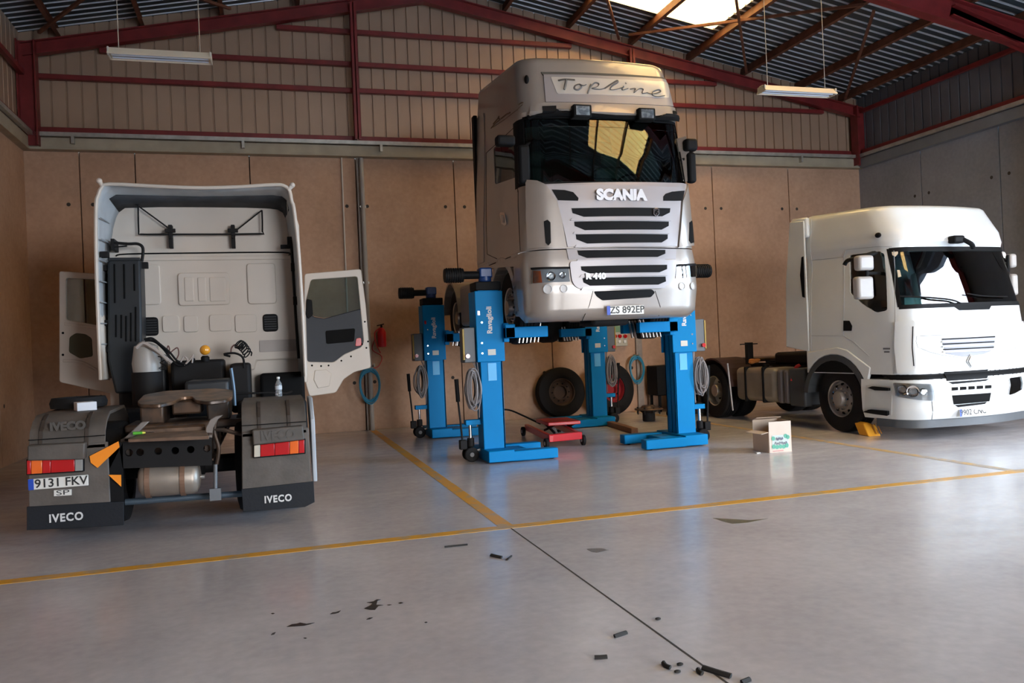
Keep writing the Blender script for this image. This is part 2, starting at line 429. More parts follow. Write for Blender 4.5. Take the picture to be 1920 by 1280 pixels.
for y0, y1, sk in ys:
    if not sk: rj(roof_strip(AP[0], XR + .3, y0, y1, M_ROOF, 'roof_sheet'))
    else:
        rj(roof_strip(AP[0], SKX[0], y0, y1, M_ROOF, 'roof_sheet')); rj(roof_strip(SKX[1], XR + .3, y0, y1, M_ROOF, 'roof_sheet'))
for i, (a, c) in enumerate(sorted(SKY)[::-1]):
    struct(roof_strip(SKX[0], SKX[1], a, c, M_SKYL, 'window_%d' % (i + 1)))

mb = MB()
for yy in (YB + .05, YF - .1):
    mb.prism([(XL - .3, yy, roof_z(XL - .3) - .1), (AP[0], yy, AP[1] - .1), (XR + .3, yy, roof_z(XR + .3) - .1), (XR + .3, yy, roof_z(XR + .3) + .06), (AP[0], yy, AP[1] + .06), (XL - .3, yy, roof_z(XL - .3) + .06)], (0, .03, 0))
for xx in (XL - .03, XR + .01): mb.box(xx, xx + .02, YF - .3, YB + .2, roof_z(xx) - .3, roof_z(xx) + .06)
attach(ob('verge_trim', mb, M_ROOF), ceil)
# steel frame: portal rafters, columns, purlins, wall rails, bracing
def ibeam(mb, p0, p1, depth, width, up=(0, 0, 1), t=0.02):
    p0, p1, up = Vector(p0), Vector(p1), Vector(up); d = (p1 - p0).normalized(); s = d.cross(up).normalized(); u = s.cross(d).normalized()
    for c, a, b_ in ((u * (depth / 2 - t / 2), width, t), (-u * (depth / 2 - t / 2), width, t), (Vector((0, 0, 0)), t, depth)):
        q = [p0 + c + s * i * a / 2 + u * j * b_ / 2 for i, j in ((-1, -1), (1, -1), (1, 1), (-1, 1))]
        mb.prism(q, p1 - p0)
def rafter_z(x): return roof_z(x) - 0.16
n_tr = [0]
def steel(mb, m, **k):
    n_tr[0] += 1
    return struct(ob('trim_%d' % n_tr[0], mb, m, **k))
for i, y in enumerate((16.32, 11.45, 7.0, 3.0, -1.6, -6.2)):
    dp = 0.24 if i == 0 else 0.42
    if i == 0:
        mb = MB()
        ibeam(mb, (XR - .1, y, rafter_z(XR) - dp / 2 - .1), (AP[0], y, rafter_z(AP[0]) - dp / 2 - .1), dp, 0.16)
        ibeam(mb, (XL + .1, y, rafter_z(XL) - dp / 2 - .1), (AP[0], y, rafter_z(AP[0]) - dp / 2 - .1), dp, 0.16)
    else:
        mb = MB(); z0 = lambda x: rafter_z(x) - dp / 2 - .08
        ibeam(mb, (XR - .2, y, z0(XR)), (AP[0], y, z0(AP[0])), dp, 0.2)
        ibeam(mb, (XL + .2, y, z0(XL)), (AP[0], y, z0(AP[0])), dp, 0.2)
        for sx, x0 in ((-1, XR - .2), (1, XL + .2)):       # haunches
            ibeam(mb, (x0, y, z0(x0) - .22), (x0 + sx * 2.0, y, z0(x0 + sx * 2.0) - .02), 0.2, 0.2)
    r = steel(mb, M_RED)
    for x0 in (XL + .17, XR - .12):
        mb = MB(); yy = y if i else 16.3
        ibeam(mb, (x0, yy, 5.45 if i == 0 else 0.0), (x0, yy, rafter_z(x0) - .1), 0.3, 0.24, up=(1, 0, 0))
        attach(ob('column', mb, M_RED), r)
# gable posts on the back wall
for x0 in (1.87, 7.79):
    mb = MB(); ibeam(mb, (x0, 16.27, 5.7), (x0, 16.27, rafter_z(x0) - .2), 0.2, 0.12, up=(0, 1, 0)); steel(mb, M_RED)
# purlins
for x0 in (2.2, 3.6, 5.05, 6.46, 7.9, 9.3, 10.68, 12.1, 13.3, 0.8, -.6, -2.0, -3.4):
    mb = MB(); z = roof_z(x0) - .012; sl = -SR if x0 > AP[0] else SL
    M = Matrix.Translation((x0, 0, z)) @ Matrix.Rotation(math.atan(-sl), 4, 'Y')
    mb.box(-.03, -.024, YF, YB - .02, -.17, 0, M); mb.box(-.03, .04, YF, YB - .02, -.006, 0, M); mb.box(-.03, .04, YF, YB - .02, -.17, -.164, M)
    steel(mb, M_RUST)
# horizontal rails across the gables and side walls
for z, d, w_ in ((6.72, .08, .09), (7.24, .1, .09), (7.88, .1, .09), (5.76, .1, .1)):
    xa = max(XL + .3, AP[0] - (AP[1] - .55 - z) / SL); xb = min(XR - .3, AP[0] + (AP[1] - .55 - z) / SR)
    mb = MB(); mb.box(xa, xb, YB - .14, YB - .04, z - w_ / 2, z + w_ / 2); steel(mb, M_RED, bevel=.008)
for X_, sg in ((XR, -1), (XL, 1)):
    for z in (6.72, 5.76):
        mb = MB(); xs = sorted((X_ + sg * .05, X_ + sg * .14)); mb.box(xs[0], xs[1], YF, YB - .3, z - .045, z + .045); steel(mb, M_RED, bevel=.008)
# cream beam with a cable tray on it, along the walls
mb = MB(); mb.box(XL, XR, YB - .16, YB + .02, 5.40, 5.62); mb.box(XL, XR, YB - .2, YB - .16, 5.40, 5.43); bb = steel(mb, M_BEIGE, bevel=.006)
mb = MB(); mb.box(XL + .2, XR - .1, YB - .24, YB - .16, 5.63, 5.70); attach(ob('cable_tray', mb, M_GALV), bb)
for X_, sg in ((XR, -1), (XL, 1)):
    mb = MB(); xs = sorted((X_ - sg * .02, X_ + sg * .14)); mb.box(xs[0], xs[1], YF, YB - .16, 5.40, 5.62); s_ = steel(mb, M_BEIGE if X_ == XL else mat('shaded_beam_paint', (0.20, 0.215, 0.235), 0.6), bevel=.006)  # right beam is the cream one with shade put into its colour
    mb = MB(); xs = sorted((X_ + sg * .14, X_ + sg * .22)); mb.box(xs[0], xs[1], YF, YB - .26, 5.63, 5.70); attach(ob('cable_tray', mb, M_GALV), s_)
mb = MB()
for x0 in (-3.2, -.3, 2.3, 5.0, 9.2, 12.0): mb.box(x0, x0 + .05, YB - .25, YB - .155, 5.5, 5.66)
o = ob('tray_bracket', mb, M_GALV, bb)
# concrete corner posts / wall joint posts
mb = MB(); mb.box(1.84, 1.98, YB - .06, YB + .01, 0, 5.4); steel(mb, M_WALL)
mb = MB(); mb.box(7.72, 7.86, YB - .06, YB + .01, 0, 5.4); steel(mb, M_WALL)
# roof bracing rods (flat bars) below the purlins
for (a, c) in (((7.5, 16.2), (5.2, 12.4)), ((7.6, 15.9), (10.6, 12.4)), ((10.6, 16.2), (7.9, 12.4)), ((13.2, 16.2), (10.9, 12.5)), ((-3.6, 16.1), (-.6, 12.4)), ((-.4, 16.1), (-3.4, 12.4))):
    mb = MB(); mb.bar((a[0], a[1], roof_z(a[0]) - .22), (c[0], c[1], roof_z(c[0]) - .22), .05, .05); steel(mb, M_RUST)
# eaves struts to the corner

# ------------------------------------------------------------------ truck cabs: a shell given by plan outlines at several heights
class Cab:
    """local frame: front faces -y, origin at the middle of the nose; s = signed place round the outline
    (0..1 front, 1..2 corner, 2..3 side, minus = the -x side); t = height"""
    def __init__(c, cx, fy, ang, secs):
        c.M = Matrix.Translation((cx, fy, 0)) @ Matrix.Rotation(ang, 4, 'Z'); c.MI = c.M.inverted()
        c.secs = [tuple(map(float, s)) for s in secs]            # t, hw, f, bulge, r, L, k
    def par(c, t):
        S = c.secs
        if t <= S[0][0]: return S[0][1:]
        for a, b in zip(S, S[1:]):
            if t <= b[0]:
                u = (t - a[0]) / (b[0] - a[0]); return tuple(p + (q - p) * u for p, q in zip(a[1:], b[1:]))
        return S[-1][1:]
    def pt(c, s, t):
        hw, f, bg, r, L, k = c.par(t); a = abs(s); sg = -1 if s < 0 else 1
        xr = hw - r; y1 = f + bg * (xr / hw) ** 2
        if a <= 1: x = a * xr; y = f + bg * (x / hw) ** 2
        elif a <= 2:
            th = (a - 1) * PI / 2; x = xr + r * math.sin(th); y = y1 + r * (1 - math.cos(th))
        else: x = hw; y = y1 + r + (L - y1 - r) * min(1.0, a - 2)
        if a > 3: x = hw - (a - 3); y = L
        return Vector((x * sg, y, t + k * y))
    def nrm(c, s, t):
        e = 1e-3; ds = c.pt(s + e, t) - c.pt(s - e, t); dt = c.pt(s, t + e) - c.pt(s, t - e)
        n = ds.cross(dt)
        return n.normalized() if n.length > 1e-12 else Vector((0, -1, 0))
    def at(c, s, t, off=0.0): return c.M @ (c.pt(s, t) + c.nrm(s, t) * off)
    def s_of(c, x, y, t):
        """outline place of a local point"""
        hw, f, bg, r, L, k = c.par(t); sg = -1 if x < 0 else 1; ax = abs(x); xr = hw - r; y1 = f + bg * (xr / hw) ** 2
        if ax < xr and y < y1 + r * .5: return sg * ax / xr
        if y > y1 + r: return sg * (2 + (y - y1 - r) / (L - y1 - r))
        th = math.atan2(max(ax - xr, 0), max(y1 + r - y, 1e-6)); return sg * (1 + th / (PI / 2))
    def inside(c, p):
        # solve t from z = t + k y
        t = p.z
        for _ in range(3): t = p.z - c.par(t)[5] * p.y
        hw, f, bg, r, L, k = c.par(t)
        if t < c.secs[0][0] - .3 or t > c.secs[-1][0] + .05 or p.y > L or abs(p.x) > hw: return False, t
        xr = hw - r; y1 = f + bg * (xr / hw) ** 2
        if p.y > y1 + r: return True, t
        if abs(p.x) <= xr: return p.y >= f + bg * (p.x / hw) ** 2, t
        dx = abs(p.x) - xr; dy = y1 + r - p.y
        return (dx * dx + dy * dy <= r * r), t
    def hit(c, px, py):
        d = Vector([float(v) for v in RM @ _ray(px, py)]); o = c.MI @ Vector((0, 0, CAM_H)); d = c.MI.to_3x3() @ d
        best = None; q = 6.0
        while q < 18:
            ok, t = c.inside(o + d * q)
            if ok: break
            q += .02
        else:
            # missed: take the nearest silhouette point at this height
            return None
        lo, hi = q - .02, q
        for _ in range(14):
            m = (lo + hi) / 2
            if c.inside(o + d * m)[0]: hi = m
            else: lo = m
        p = o + d * hi; t = c.inside(p)[1]
        return c.s_of(p.x, p.y, t), t
    def poly(c, pts):
        out = []
        for p in pts:
            h = c.hit(*p)
            if h is None:
                for dx in range(1, 40):       # slide sideways towards the body until the ray meets it
                    for sg in (-1, 1):
                        h = c.hit(p[0] + sg * dx, p[1])
                        if h: break
                    if h: break
            if h: out.append(h)
        return out
    def shell(c, dt=0.06, rear=True, top=None, tmin=None, tmax=None, smax=3.0):
        """closed skin; top = list of (scale, dz) rings that round the roof over"""
        ss = [i / 10 for i in range(0, 11)] + [1 + i / 8 for i in range(1, 9)] + [2 + i / 8 for i in range(1, int((smax - 2) * 8) + 1)]
        ss = [-a for a in ss[::-1]][:-1] + ss
        t0 = c.secs[0][0] if tmin is None else tmin; t1 = c.secs[-1][0] if tmax is None else tmax
        ts = sorted(set([t0, t1] + [s[0] for s in c.secs if t0 < s[0] < t1]))
        tt = []
        for a, b in zip(ts, ts[1:]):
            n = max(1, int(round((b - a) / dt))); tt += [a + (b - a) * i / n for i in range(n)]
        tt.append(ts[-1])
        rows = [[c.pt(s, t) for s in ss] for t in tt]
        if top:
            base = rows[-1]; cen = sum(base, Vector()) / len(base); cen.x = 0; cen.y = max(p.y for p in base)
            for sc_, dz in top:
                rows.append([Vector((cen.x + (p.x - cen.x) * sc_[0], cen.y + (p.y - cen.y) * sc_[1], p.z + dz)) for p in base])
        mb = MB(); mb.grid(rows, closed=rear)
        mb.b.verts.ensure_lookup_table()
        n = len(ss)
        if rear:
            mb.b.faces.new(mb.b.verts[:n]); mb.b.faces.new(mb.b.verts[-n:])
        mb.b.transform(c.M)
        return mb
    def patch(c, poly, off=0.004, thick=0.012, gs=0.125, gt=0.09, mb=None, wall=True):
        """a panel that follows the body; poly in (s, t)"""
        b = bmesh.new(); f = b.faces.new([b.verts.new((p[0], p[1], 0)) for p in poly])
        xs = [p[0] for p in poly]; ys = [p[1] for p in poly]
        def cuts(lo, hi, g):
            k = math.ceil(lo / g + 1e-6)
            while k * g < hi - 1e-6: yield k * g; k += 1
        for v in cuts(min(xs), max(xs), gs):
            bmesh.ops.bisect_plane(b, geom=b.verts[:] + b.edges[:] + b.faces[:], plane_co=(v, 0, 0), plane_no=(1, 0, 0))
        tv = set(cuts(min(ys), max(ys), gt)) | set(s[0] for s in c.secs if min(ys) < s[0] < max(ys))
        for v in tv:
            bmesh.ops.bisect_plane(b, geom=b.verts[:] + b.edges[:] + b.faces[:], plane_co=(0, v, 0), plane_no=(0, 1, 0))
        own = mb is None; mb = mb or MB()
        A = {}; B = {}
        for v in b.verts:
            A[v] = mb.b.verts.new(c.at(v.co.x, v.co.y, off)); B[v] = mb.b.verts.new(c.at(v.co.x, v.co.y, off - thick))
        for f in b.faces:
            mb.b.faces.new([A[v] for v in f.verts]); mb.b.faces.new([B[v] for v in f.verts][::-1])
        if wall:
            for e in b.edges:
                if len(e.link_faces) == 1: mb.b.faces.new((A[e.verts[0]], A[e.verts[1]], B[e.verts[1]], B[e.verts[0]]))
        b.free(); return mb
    def ppatch(c, pix, r=0.0, **k):
        """patch from the photograph's outline of the panel, corners rounded by r pixels"""
        pts = rpoly(pix, r) if r else pix
        return c.patch(c.poly(pts), **k)
    def mirror(c, poly): return [(-s, t) for s, t in poly][::-1]
    def seam(c, pts, w=0.008, off=0.001, mb=None):
        """thin line along (s, t) points"""
        mb = mb or MB(); P = []
        for a, b_ in zip(pts, pts[1:]):
            n = max(1, int(max(abs(b_[0] - a[0]) / .1, abs(b_[1] - a[1]) / .1)))
            P += [(a[0] + (b_[0] - a[0]) * i / n, a[1] + (b_[1] - a[1]) * i / n) for i in range(n)]
        P.append(pts[-1])
        mb.tube([c.at(s, t, off) for s, t in P], w / 2, n=6, smooth=1)
        return mb
def cut(o, cutters):
    for cmb in cutters:
        me = bpy.data.meshes.new('cutter'); bmesh.ops.recalc_face_normals(cmb.b, faces=cmb.b.faces); cmb.b.to_mesh(me); cmb.b.free()
        k = bpy.data.objects.new('cutter', me); COL.objects.link(k)
        md = o.modifiers.new('opening', 'BOOLEAN'); md.operation = 'DIFFERENCE'; md.object = k; md.solver = 'EXACT'
        bpy.context.view_layer.update()
        me2 = bpy.data.meshes.new_from_object(o.evaluated_get(bpy.context.evaluated_depsgraph_get()))
        o.modifiers.clear(); old = o.data; o.data = me2; bpy.data.meshes.remove(old)
        bpy.data.objects.remove(k); bpy.data.meshes.remove(me)
    o.data.shade_smooth()
    try: o.data.set_sharp_from_angle(angle=math.radians(35))
    except Exception: pass

# shared truck materials
M_TYRE = mat('tyre_rubber', (0.012, 0.0115, 0.012), 0.75, bump=.2, spec=.2)
M_BLK = mat('black_plastic', (0.0085, 0.0085, 0.009), 0.6, bump=.05, spec=.12)
M_BLKM = mat('matt_black_steel', (0.012, 0.011, 0.011), 0.65, 0.0, spec=.2)
M_GREASE = mat('greasy_rusty_steel', (0.13, 0.075, 0.045), 0.45, 0.4, col2=(0.03, 0.025, 0.022), vscale=6)
M_WHITE = mat('white_cab_paint', (0.70, 0.735, 0.74), 0.28, var=0.04, coat=0.4)
M_SILV = mat('silver_beige_cab_paint', (0.40, 0.355, 0.315), 0.33, 0.35, var=0.05, coat=0.7)
M_SILV2 = mat('silver_grille_paint', (0.40, 0.375, 0.38), 0.38, 0.3, var=0.05, coat=0.3)
M_CHROME = mat('chrome', (0.8, 0.8, 0.8), 0.12, 1.0, var=.05)
M_ALU = mat('brushed_aluminium', (0.62, 0.60, 0.56), 0.35, 0.8, var=.2)
M_SEAM = mat('panel_gap', (0.008, 0.008, 0.008), 0.8, spec=.1)
M_GLASS = glass_mat('tinted_cab_glass', (0.36, 0.50, 0.47), 0.02)
M_GLASS2 = glass_mat('lightly_tinted_glass', (0.62, 0.76, 0.78), 0.05)
M_CLEAR = glass_mat('clear_lamp_glass', (0.85, 0.88, 0.9), 0.03)
M_LREF = mat('lamp_reflector', (0.62, 0.62, 0.62), 0.35, 0.0)
M_LETTER = mat('bright_badge', (0.72, 0.72, 0.74), 0.35, 0.2)
M_ORANGE = mat('orange_lens', (0.9, 0.16, 0.02), 0.2, coat=.5)
M_REDL = mat('red_lens', (0.55, 0.01, 0.012), 0.2, coat=.5)
M_PLATE = mat('plate_white', (0.78, 0.77, 0.72), 0.4, var=.05)
M_INK = mat('plate_ink', (0.02, 0.02, 0.02), 0.5)
M_BLUEP = mat('plate_blue_band', (0.02, 0.08, 0.5), 0.4)
M_INT = mat('cab_interior_grey', (0.06, 0.06, 0.062), 0.8)
M_INT2 = mat('cab_interior_light', (0.30, 0.30, 0.28), 0.8)

def wheel(root, cx, cy, cz, side, R=0.52, wdt=0.32, rim='open', hubm=None, name='wheel', twin=False):
    """axle along x; side = -1 when the outer face looks to -x"""
    hubm = hubm or M_ALU
    mb = MB(); a = Vector((side, 0, 0)); o = Vector((cx, cy, cz)); r = 0.29
    prof = [(r, -wdt), (R * .80, -wdt), (R * .97, -wdt * .93), (R, -wdt * .8)]
    n_g = 4
    for i in range(n_g):
        d0 = -wdt * .8 + i * wdt * .6 / n_g
        prof += [(R, d0), (R, d0 + wdt * .11), (R - .015, d0 + wdt * .115), (R - .015, d0 + wdt * .14)]
    prof += [(R, -wdt * .2), (R * .97, -wdt * .07), (R * .80, 0.0), (R * .62, -0.01), (r, -.03)]
    mb.lathe(o, a, prof, n=48, close=True)
    w_ = ob(name, mb, M_TYRE, root, smooth=True, ang=40)
    mb = MB()
    if rim == 'open':      # front wheel: dished disc with proud hub
        prof = [(.29, -.05), (.285, -.02), (.27, -.03), (.262, -.09), (.235, -.10), (.19, -.05), (.13, -.045), (.12, 0.0), (.105, .03), (.05, .04), (0, .042)]
    elif rim == 'cover':
        prof = [(.29, -.05), (.287, -.01), (.27, -.02), (.262, -.05), (.22, -.03), (.17, .0), (.16, .02), (.0, .035)]
    else:                  # rear twin: deep dish
        prof = [(.29, -.05), (.285, -.02), (.27, -.03), (.262, -.16), (.23, -.20), (.13, -.2), (.125, -.06), (.11, -.03), (0, -.02)]
    mb.lathe(o, a, prof, n=40)
    rm = ob('rim', mb, hubm, w_, smooth=True, ang=30)
    mb = MB(); mb2 = MB(); dd = {'open': -.05, 'cover': -.03, 'twin': -.2}[rim]
    for i in range(10):
        t = 2 * PI * i / 10; c_ = o + Vector((side * (dd + .005), .165 * math.cos(t), .165 * math.sin(t)))
        mb.cyl(c_ - a * .02, c_ + a * .035, .016, n=6)
        if i % 1 == 0:
            t += PI / 10; c2 = o + Vector((side * (dd - .028), .222 * math.cos(t), .222 * math.sin(t)))
            mb2.cyl(c2 - a * .02, c2 + a * .012, .02, n=10)
    ob('wheel_nut', mb, M_BLKM if rim != 'open' else M_CHROME, w_)['kind'] = 'stuff'
    ob('hand_hole', mb2, M_SEAM, w_)['kind'] = 'stuff'
    if twin:
        mb = MB(); o2 = o - a * .36
        mb.lathe(o2, a, [(r, -wdt), (R * .80, -wdt), (R * .97, -wdt * .93), (R, -wdt * .8), (R, -wdt * .2), (R * .97, -wdt * .07), (R * .8, 0), (r, -.03)], n=40, close=True)
        ob('inner_tyre', mb, M_TYRE, w_, smooth=True)
    return w_
def plate(root, c, w_, h_, body, yaw=0, band=True, size=None, name='number_plate', lab=None):
    """number plate facing -y"""
    R_ = Matrix.Translation(c) @ Matrix.Rotation(yaw, 4, 'Z')
    mb = MB(); mb.box(-w_ / 2, w_ / 2, -.006, .006, -h_ / 2, h_ / 2, R_); p = ob(name, mb, M_PLATE, root, bevel=.004)
    bw = .09 * w_ if band else 0
    if band:
        mb = MB(); mb.box(-w_ / 2, -w_ / 2 + bw, -.008, -.0055, -h_ / 2, h_ / 2, R_); ob('country_band', mb, M_BLUEP, p)
    c2 = R_ @ Vector((bw / 2, -.008, 0))
    front_text('lettering', body, size or h_ * .8, c2, p, M_INK, yaw=yaw, depth=.001, bold=.0015)
    return p
def inner_shell(c, t0, t1, th=.05):
    secs = [(s[0], s[1] - th, s[2] + th, s[3], s[4], s[5] - th, s[6]) for s in c.secs]
    k = Cab(0, 0, 0, secs); k.M = c.M
    return k.shell(tmin=t0, tmax=t1, dt=.2)
# ------------------------------------------------------------------ the silver lorry on the lifts
SCX, SFY = 4.45, 9.80
scab = Cab(SCX, SFY, 0.0, [
    # t     hw    f    bulge  r    L     k
    (1.86, 1.16, .16, .16, .30, .62, 0),
    (1.95, 1.23, .05, .16, .32, .64, 0),
    (2.25, 1.25, .00, .16, .34, .64, 0),
    (2.62, 1.25, .02, .16, .36, .70, 0),
    (2.78, 1.23, .04, .16, .36, 2.72, 0),
    (3.40, 1.22, .08, .16, .36, 2.72, 0),
    (3.60, 1.21, .10, .16, .34, 2.72, 0),
    (4.00, 1.19, .18, .15, .30, 2.72, 0),
    (4.56, 1.16, .30, .14, .28, 2.72, 0),
    (4.60, 1.16, .24, .14, .30, 2.72, .02),
    (4.66, 1.15, .26, .14, .30, 2.72, .04),
    (5.00, 1.13, .37, .14, .30, 2.72, .08),
    (5.25, 1.10, .47, .14, .30, 2.72, .10)])
sr = thing('lorry', 'silver-beige high-roof lorry raised on the blue column lifts', 'lorry', (SCX, SFY + 2.0, 1.55))
# body shells: bumper, and the cab with real window openings
mb = scab.shell(tmin=1.86, tmax=2.765, rear=True)
bumper = ob('bumper', mb, M_SILV, sr, smooth=True, ang=50)
mb = scab.shell(tmin=2.78, rear=True, top=[((.985, .99), .05), ((.95, .97), .09), ((.88, .92), .125), ((.7, .8), .15), ((.3, .4), .165)])
body = ob('cab_body', mb, M_SILV, sr, smooth=True, ang=45)
WS = [(1003, 216), (1043, 209), (1153, 215), (1281, 224), (1290, 344), (1001, 341)]
ws_poly = scab.poly(rpoly(WS, 8))
# make the windscreen symmetric: use the left half as seen and mirror it
wl = [p for p in scab.poly([(1104, 214), (1043, 209), (1004, 216), (1000, 232), (1002, 336), (1008, 342), (1120, 343)])]
sL = min(p[0] for p in wl) ; tB = min(p[1] for p in wl) + .0; tT = max(p[1] for p in wl)
sL = -1.62; tT = min(tT, 4.54)
WSP = rpoly([(sL, tB), (-sL, tB), (-sL + .02, tT), (sL - .02, tT)], [.06] * 4)
DWL = rpoly(scab.poly([(925, 276), (955, 264), (975, 252), (984, 249), (983, 337), (928, 346)]), .05)
DW = scab.mirror(DWL)
cut(body, [inner_shell(scab, 2.84, 5.0), scab.patch(WSP, off=.12, thick=.3), scab.patch(DW, off=.12, thick=.3), scab.patch(DWL, off=.12, thick=.3)])
o = ob('windscreen', scab.patch(WSP, off=-.008, thick=.008), M_GLASS, sr, smooth=True)
for p in (DW, DWL): ob('door_window', scab.patch(p, off=-.010, thick=.006), M_GLASS, sr, smooth=True)
ob('tint_band', scab.patch([(-1.58, tT - .13), (1.58, tT - .13), (1.58, tT - .01), (-1.58, tT - .01)], off=-.003, thick=.004), glass_mat('green_tint_band', (0.05, 0.22, 0.19), 0.03), sr, smooth=True)
# black windscreen surround (frit) and wiper
mb = MB()
for a, b_ in (((sL, tB), (-sL, tB)), ((sL, tT), (-sL, tT))):
    q = [(a[0], a[1] - .02), (b_[0], b_[1] - .02), (b_[0], b_[1] + .02), (a[0], a[1] + .02)]; scab.patch(q, off=.006, thick=.02, mb=mb)
for s in (-1, 1):
    q = [(s * 1.60, tB), (s * 2.05, tB), (s * 2.05, tT), (s * 1.60, tT)]; scab.patch(q if s > 0 else q[::-1], off=.004, thick=.02, mb=mb)
ob('windscreen_surround', mb, M_BLK, sr, smooth=True)
# interior
x0, y0 = SCX, SFY
mb = MB(); mb.box(x0 - 1.05, x0 + 1.05, y0 + .42, y0 + .85, 3.2, 3.56); mb.box(x0 - 1.05, x0 + 1.05, y0 + 2.5, y0 + 2.58, 3.0, 4.8); mb.box(x0 - 1.1, x0 + 1.1, y0 + .4, y0 + 2.25, 2.85, 2.95)
ob('dashboard', mb, M_INT, sr, bevel=.04)
for sx in (-.6, .6):
    mb = MB(); mb.box(x0 + sx - .27, x0 + sx + .27, y0 + 1.1, y0 + 1.6, 3.0, 3.5); mb.box(x0 + sx - .26, x0 + sx + .26, y0 + 1.5, y0 + 1.68, 3.5, 4.15); mb.box(x0 + sx - .15, x0 + sx + .15, y0 + 1.52, y0 + 1.66, 4.17, 4.38)
    ob('seat', mb, M_INT2 if sx > 0 else M_INT, sr, bevel=.05)
mb = MB(); mb.tube([(x0 + .6 + .23 * math.cos(t), y0 + .95 - .06 * math.sin(t), 3.72 + .2 * math.sin(t)) for t in [2 * PI * i / 16 for i in range(16)]], .016, closed=True, smooth=1)
mb.bar((x0 + .4, y0 + .95, 3.72), (x0 + .8, y0 + .95, 3.72), .05, .03); mb.cyl((x0 + .6, y0 + .93, 3.72), (x0 + .6, y0 + .7, 3.5), .03)
ob('steering_wheel', mb, M_BLK, sr, smooth=True)
mb = MB(); mb.tube([at(1195, 343, y=y0 + .22), at(1150, 336, y=y0 + .20), at(1110, 335, y=y0 + .2)], .010); mb.tube([at(1275, 342, y=y0 + .25), at(1215, 335, y=y0 + .2), at(1180, 338, y=y0 + .2)], .010)
ob('wiper', mb, M_BLK, sr)
# front panels
for q in ([(1.62, tB), (2.3, tB + .1), (2.3, tT - .1), (1.62, tT)],): ob('window_surround', scab.patch(q, off=.002, thick=.01), M_BLK, sr, smooth=True)
def P_(name, pix, m, par=sr, r=0, **k):
    return ob(name, scab.ppatch(pix, r=r, **k), m, par, smooth=True, ang=40)
def sympoly(pix):      # outline seen on the left, mirrored on the right: returns both
    p = scab.poly(pix); return p, scab.mirror(p)
hood = P_('grille_panel', [(1012, 347), (1286, 346), (1275, 378), (1268, 462), (1064, 463), (1055, 420), (1045, 380), (1024, 350)], M_SILV2, off=.018, thick=.03)
mid = P_('grille_panel', [(1062, 467), (1267, 467), (1266, 486), (1066, 487)], M_SILV2, off=.014, thick=.03)
low = P_('grille_panel', [(1067, 490), (1266, 489), (1263, 524), (1248, 537), (1083, 542), (1072, 530)], M_SILV2, r=8, off=.03, thick=.04)
slots = [[(1071, 391), (1255, 391), (1254, 399), (1240, 406), (1094, 407), (1073, 400)],
         [(1076, 416), (1252, 416), (1252, 424), (1239, 431), (1096, 432), (1077, 424)],
         [(1079, 440), (1250, 440), (1250, 448), (1239, 455), (1100, 457), (1080, 449)],
         [(1082, 470), (1246, 469), (1246, 476), (1232, 482), (1100, 484), (1084, 478)],
         [(1088, 500), (1248, 497), (1248, 505), (1234, 511), (1103, 513), (1089, 507)],
         [(1091, 522), (1245, 519), (1246, 528), (1232, 534), (1105, 536), (1093, 530)]]
par = [hood, hood, hood, mid, low, low]
for i, (sl, pr) in enumerate(zip(slots, par)):
    dp = {hood: .024, mid: .020, low: .036}[pr]
    pr_ = ob('grille_slot', scab.ppatch(sl, off=dp, thick=.012), M_BLK, pr, smooth=True)
    # bright lip below each slot
    a = scab.poly([(sl[0][0] - 3, sl[-2][1] + 3), (sl[1][0], sl[-3][1] + 3)])
    ob('grille_bar', scab.patch([(a[0][0], a[0][1] - .03), (a[1][0], a[0][1] - .03), (a[1][0] - .03, a[0][1]), (a[0][0] + .03, a[0][1])], off=dp + .012, thick=.02), M_SILV2, pr, smooth=True)
P_('lower_intake', [(1113, 546), (1222, 542), (1228, 548), (1220, 557), (1129, 563), (1118, 555)], M_BLK, r=3, off=.006)
for q in ([(1034, 356), (1058, 357), (1074, 361), (1084, 372), (1083, 377), (1046, 376)], [(1281, 358), (1258, 360), (1246, 364), (1242, 369), (1242, 377), (1277, 377)]):
    P_('air_inlet', q, M_BLK, par=hood, off=.024, thick=.01)
# corner deflectors
for q, sl in (([(988, 338), (1008, 340), (1024, 348), (1044, 378), (1053, 412), (1061, 464), (992, 467), (989, 400)], [(1020, 416), (1026, 413), (1031, 418), (1032, 456), (1028, 461), (1023, 456)]),
              ([(1290, 345), (1297, 400), (1304, 461), (1271, 464), (1277, 378), (1283, 358)], [(1288, 418), (1293, 414), (1298, 418), (1298, 455), (1291, 457), (1288, 452)])):
    d_ = P_('corner_deflector', q, M_SILV, off=.035, thick=.05)
    P_('deflector_slot', sl, M_BLK, par=d_, off=.042, thick=.012)
# headlights
def lamp(q, orange, par):
    h = P_('headlight', q, M_LREF, par=par, off=.008, thick=.015)
    P_('lens', q, M_CLEAR, par=h, off=.024, thick=.006)
    return h
hl = lamp([(999, 506), (1066, 504), (1068, 528), (998, 532)], None, sr)
P_('indicator', [(1001, 508), (1014, 508), (1017, 530), (1000, 531)], M_ORANGE, par=hl, off=.018, thick=.008)
hr_ = lamp([(1267, 500), (1304, 498), (1304, 519), (1266, 522)], None, sr)
for (px, py, r, pr) in ((1033, 518, .062, hl), (1054, 516, .045, hl), (1275, 511, .05, hr_)):
    h = scab.hit(px, py); p = scab.at(h[0], h[1], .012); n = scab.M.to_3x3() @ scab.nrm(*h)
    mb = MB(); mb.lathe(p, n, [(r, 0), (r * .95, .012), (r * .8, .004), (r * .5, .002), (0, .006)], n=20); ob('lamp_bowl', mb, M_CHROME, pr, smooth=True)
mb = MB()
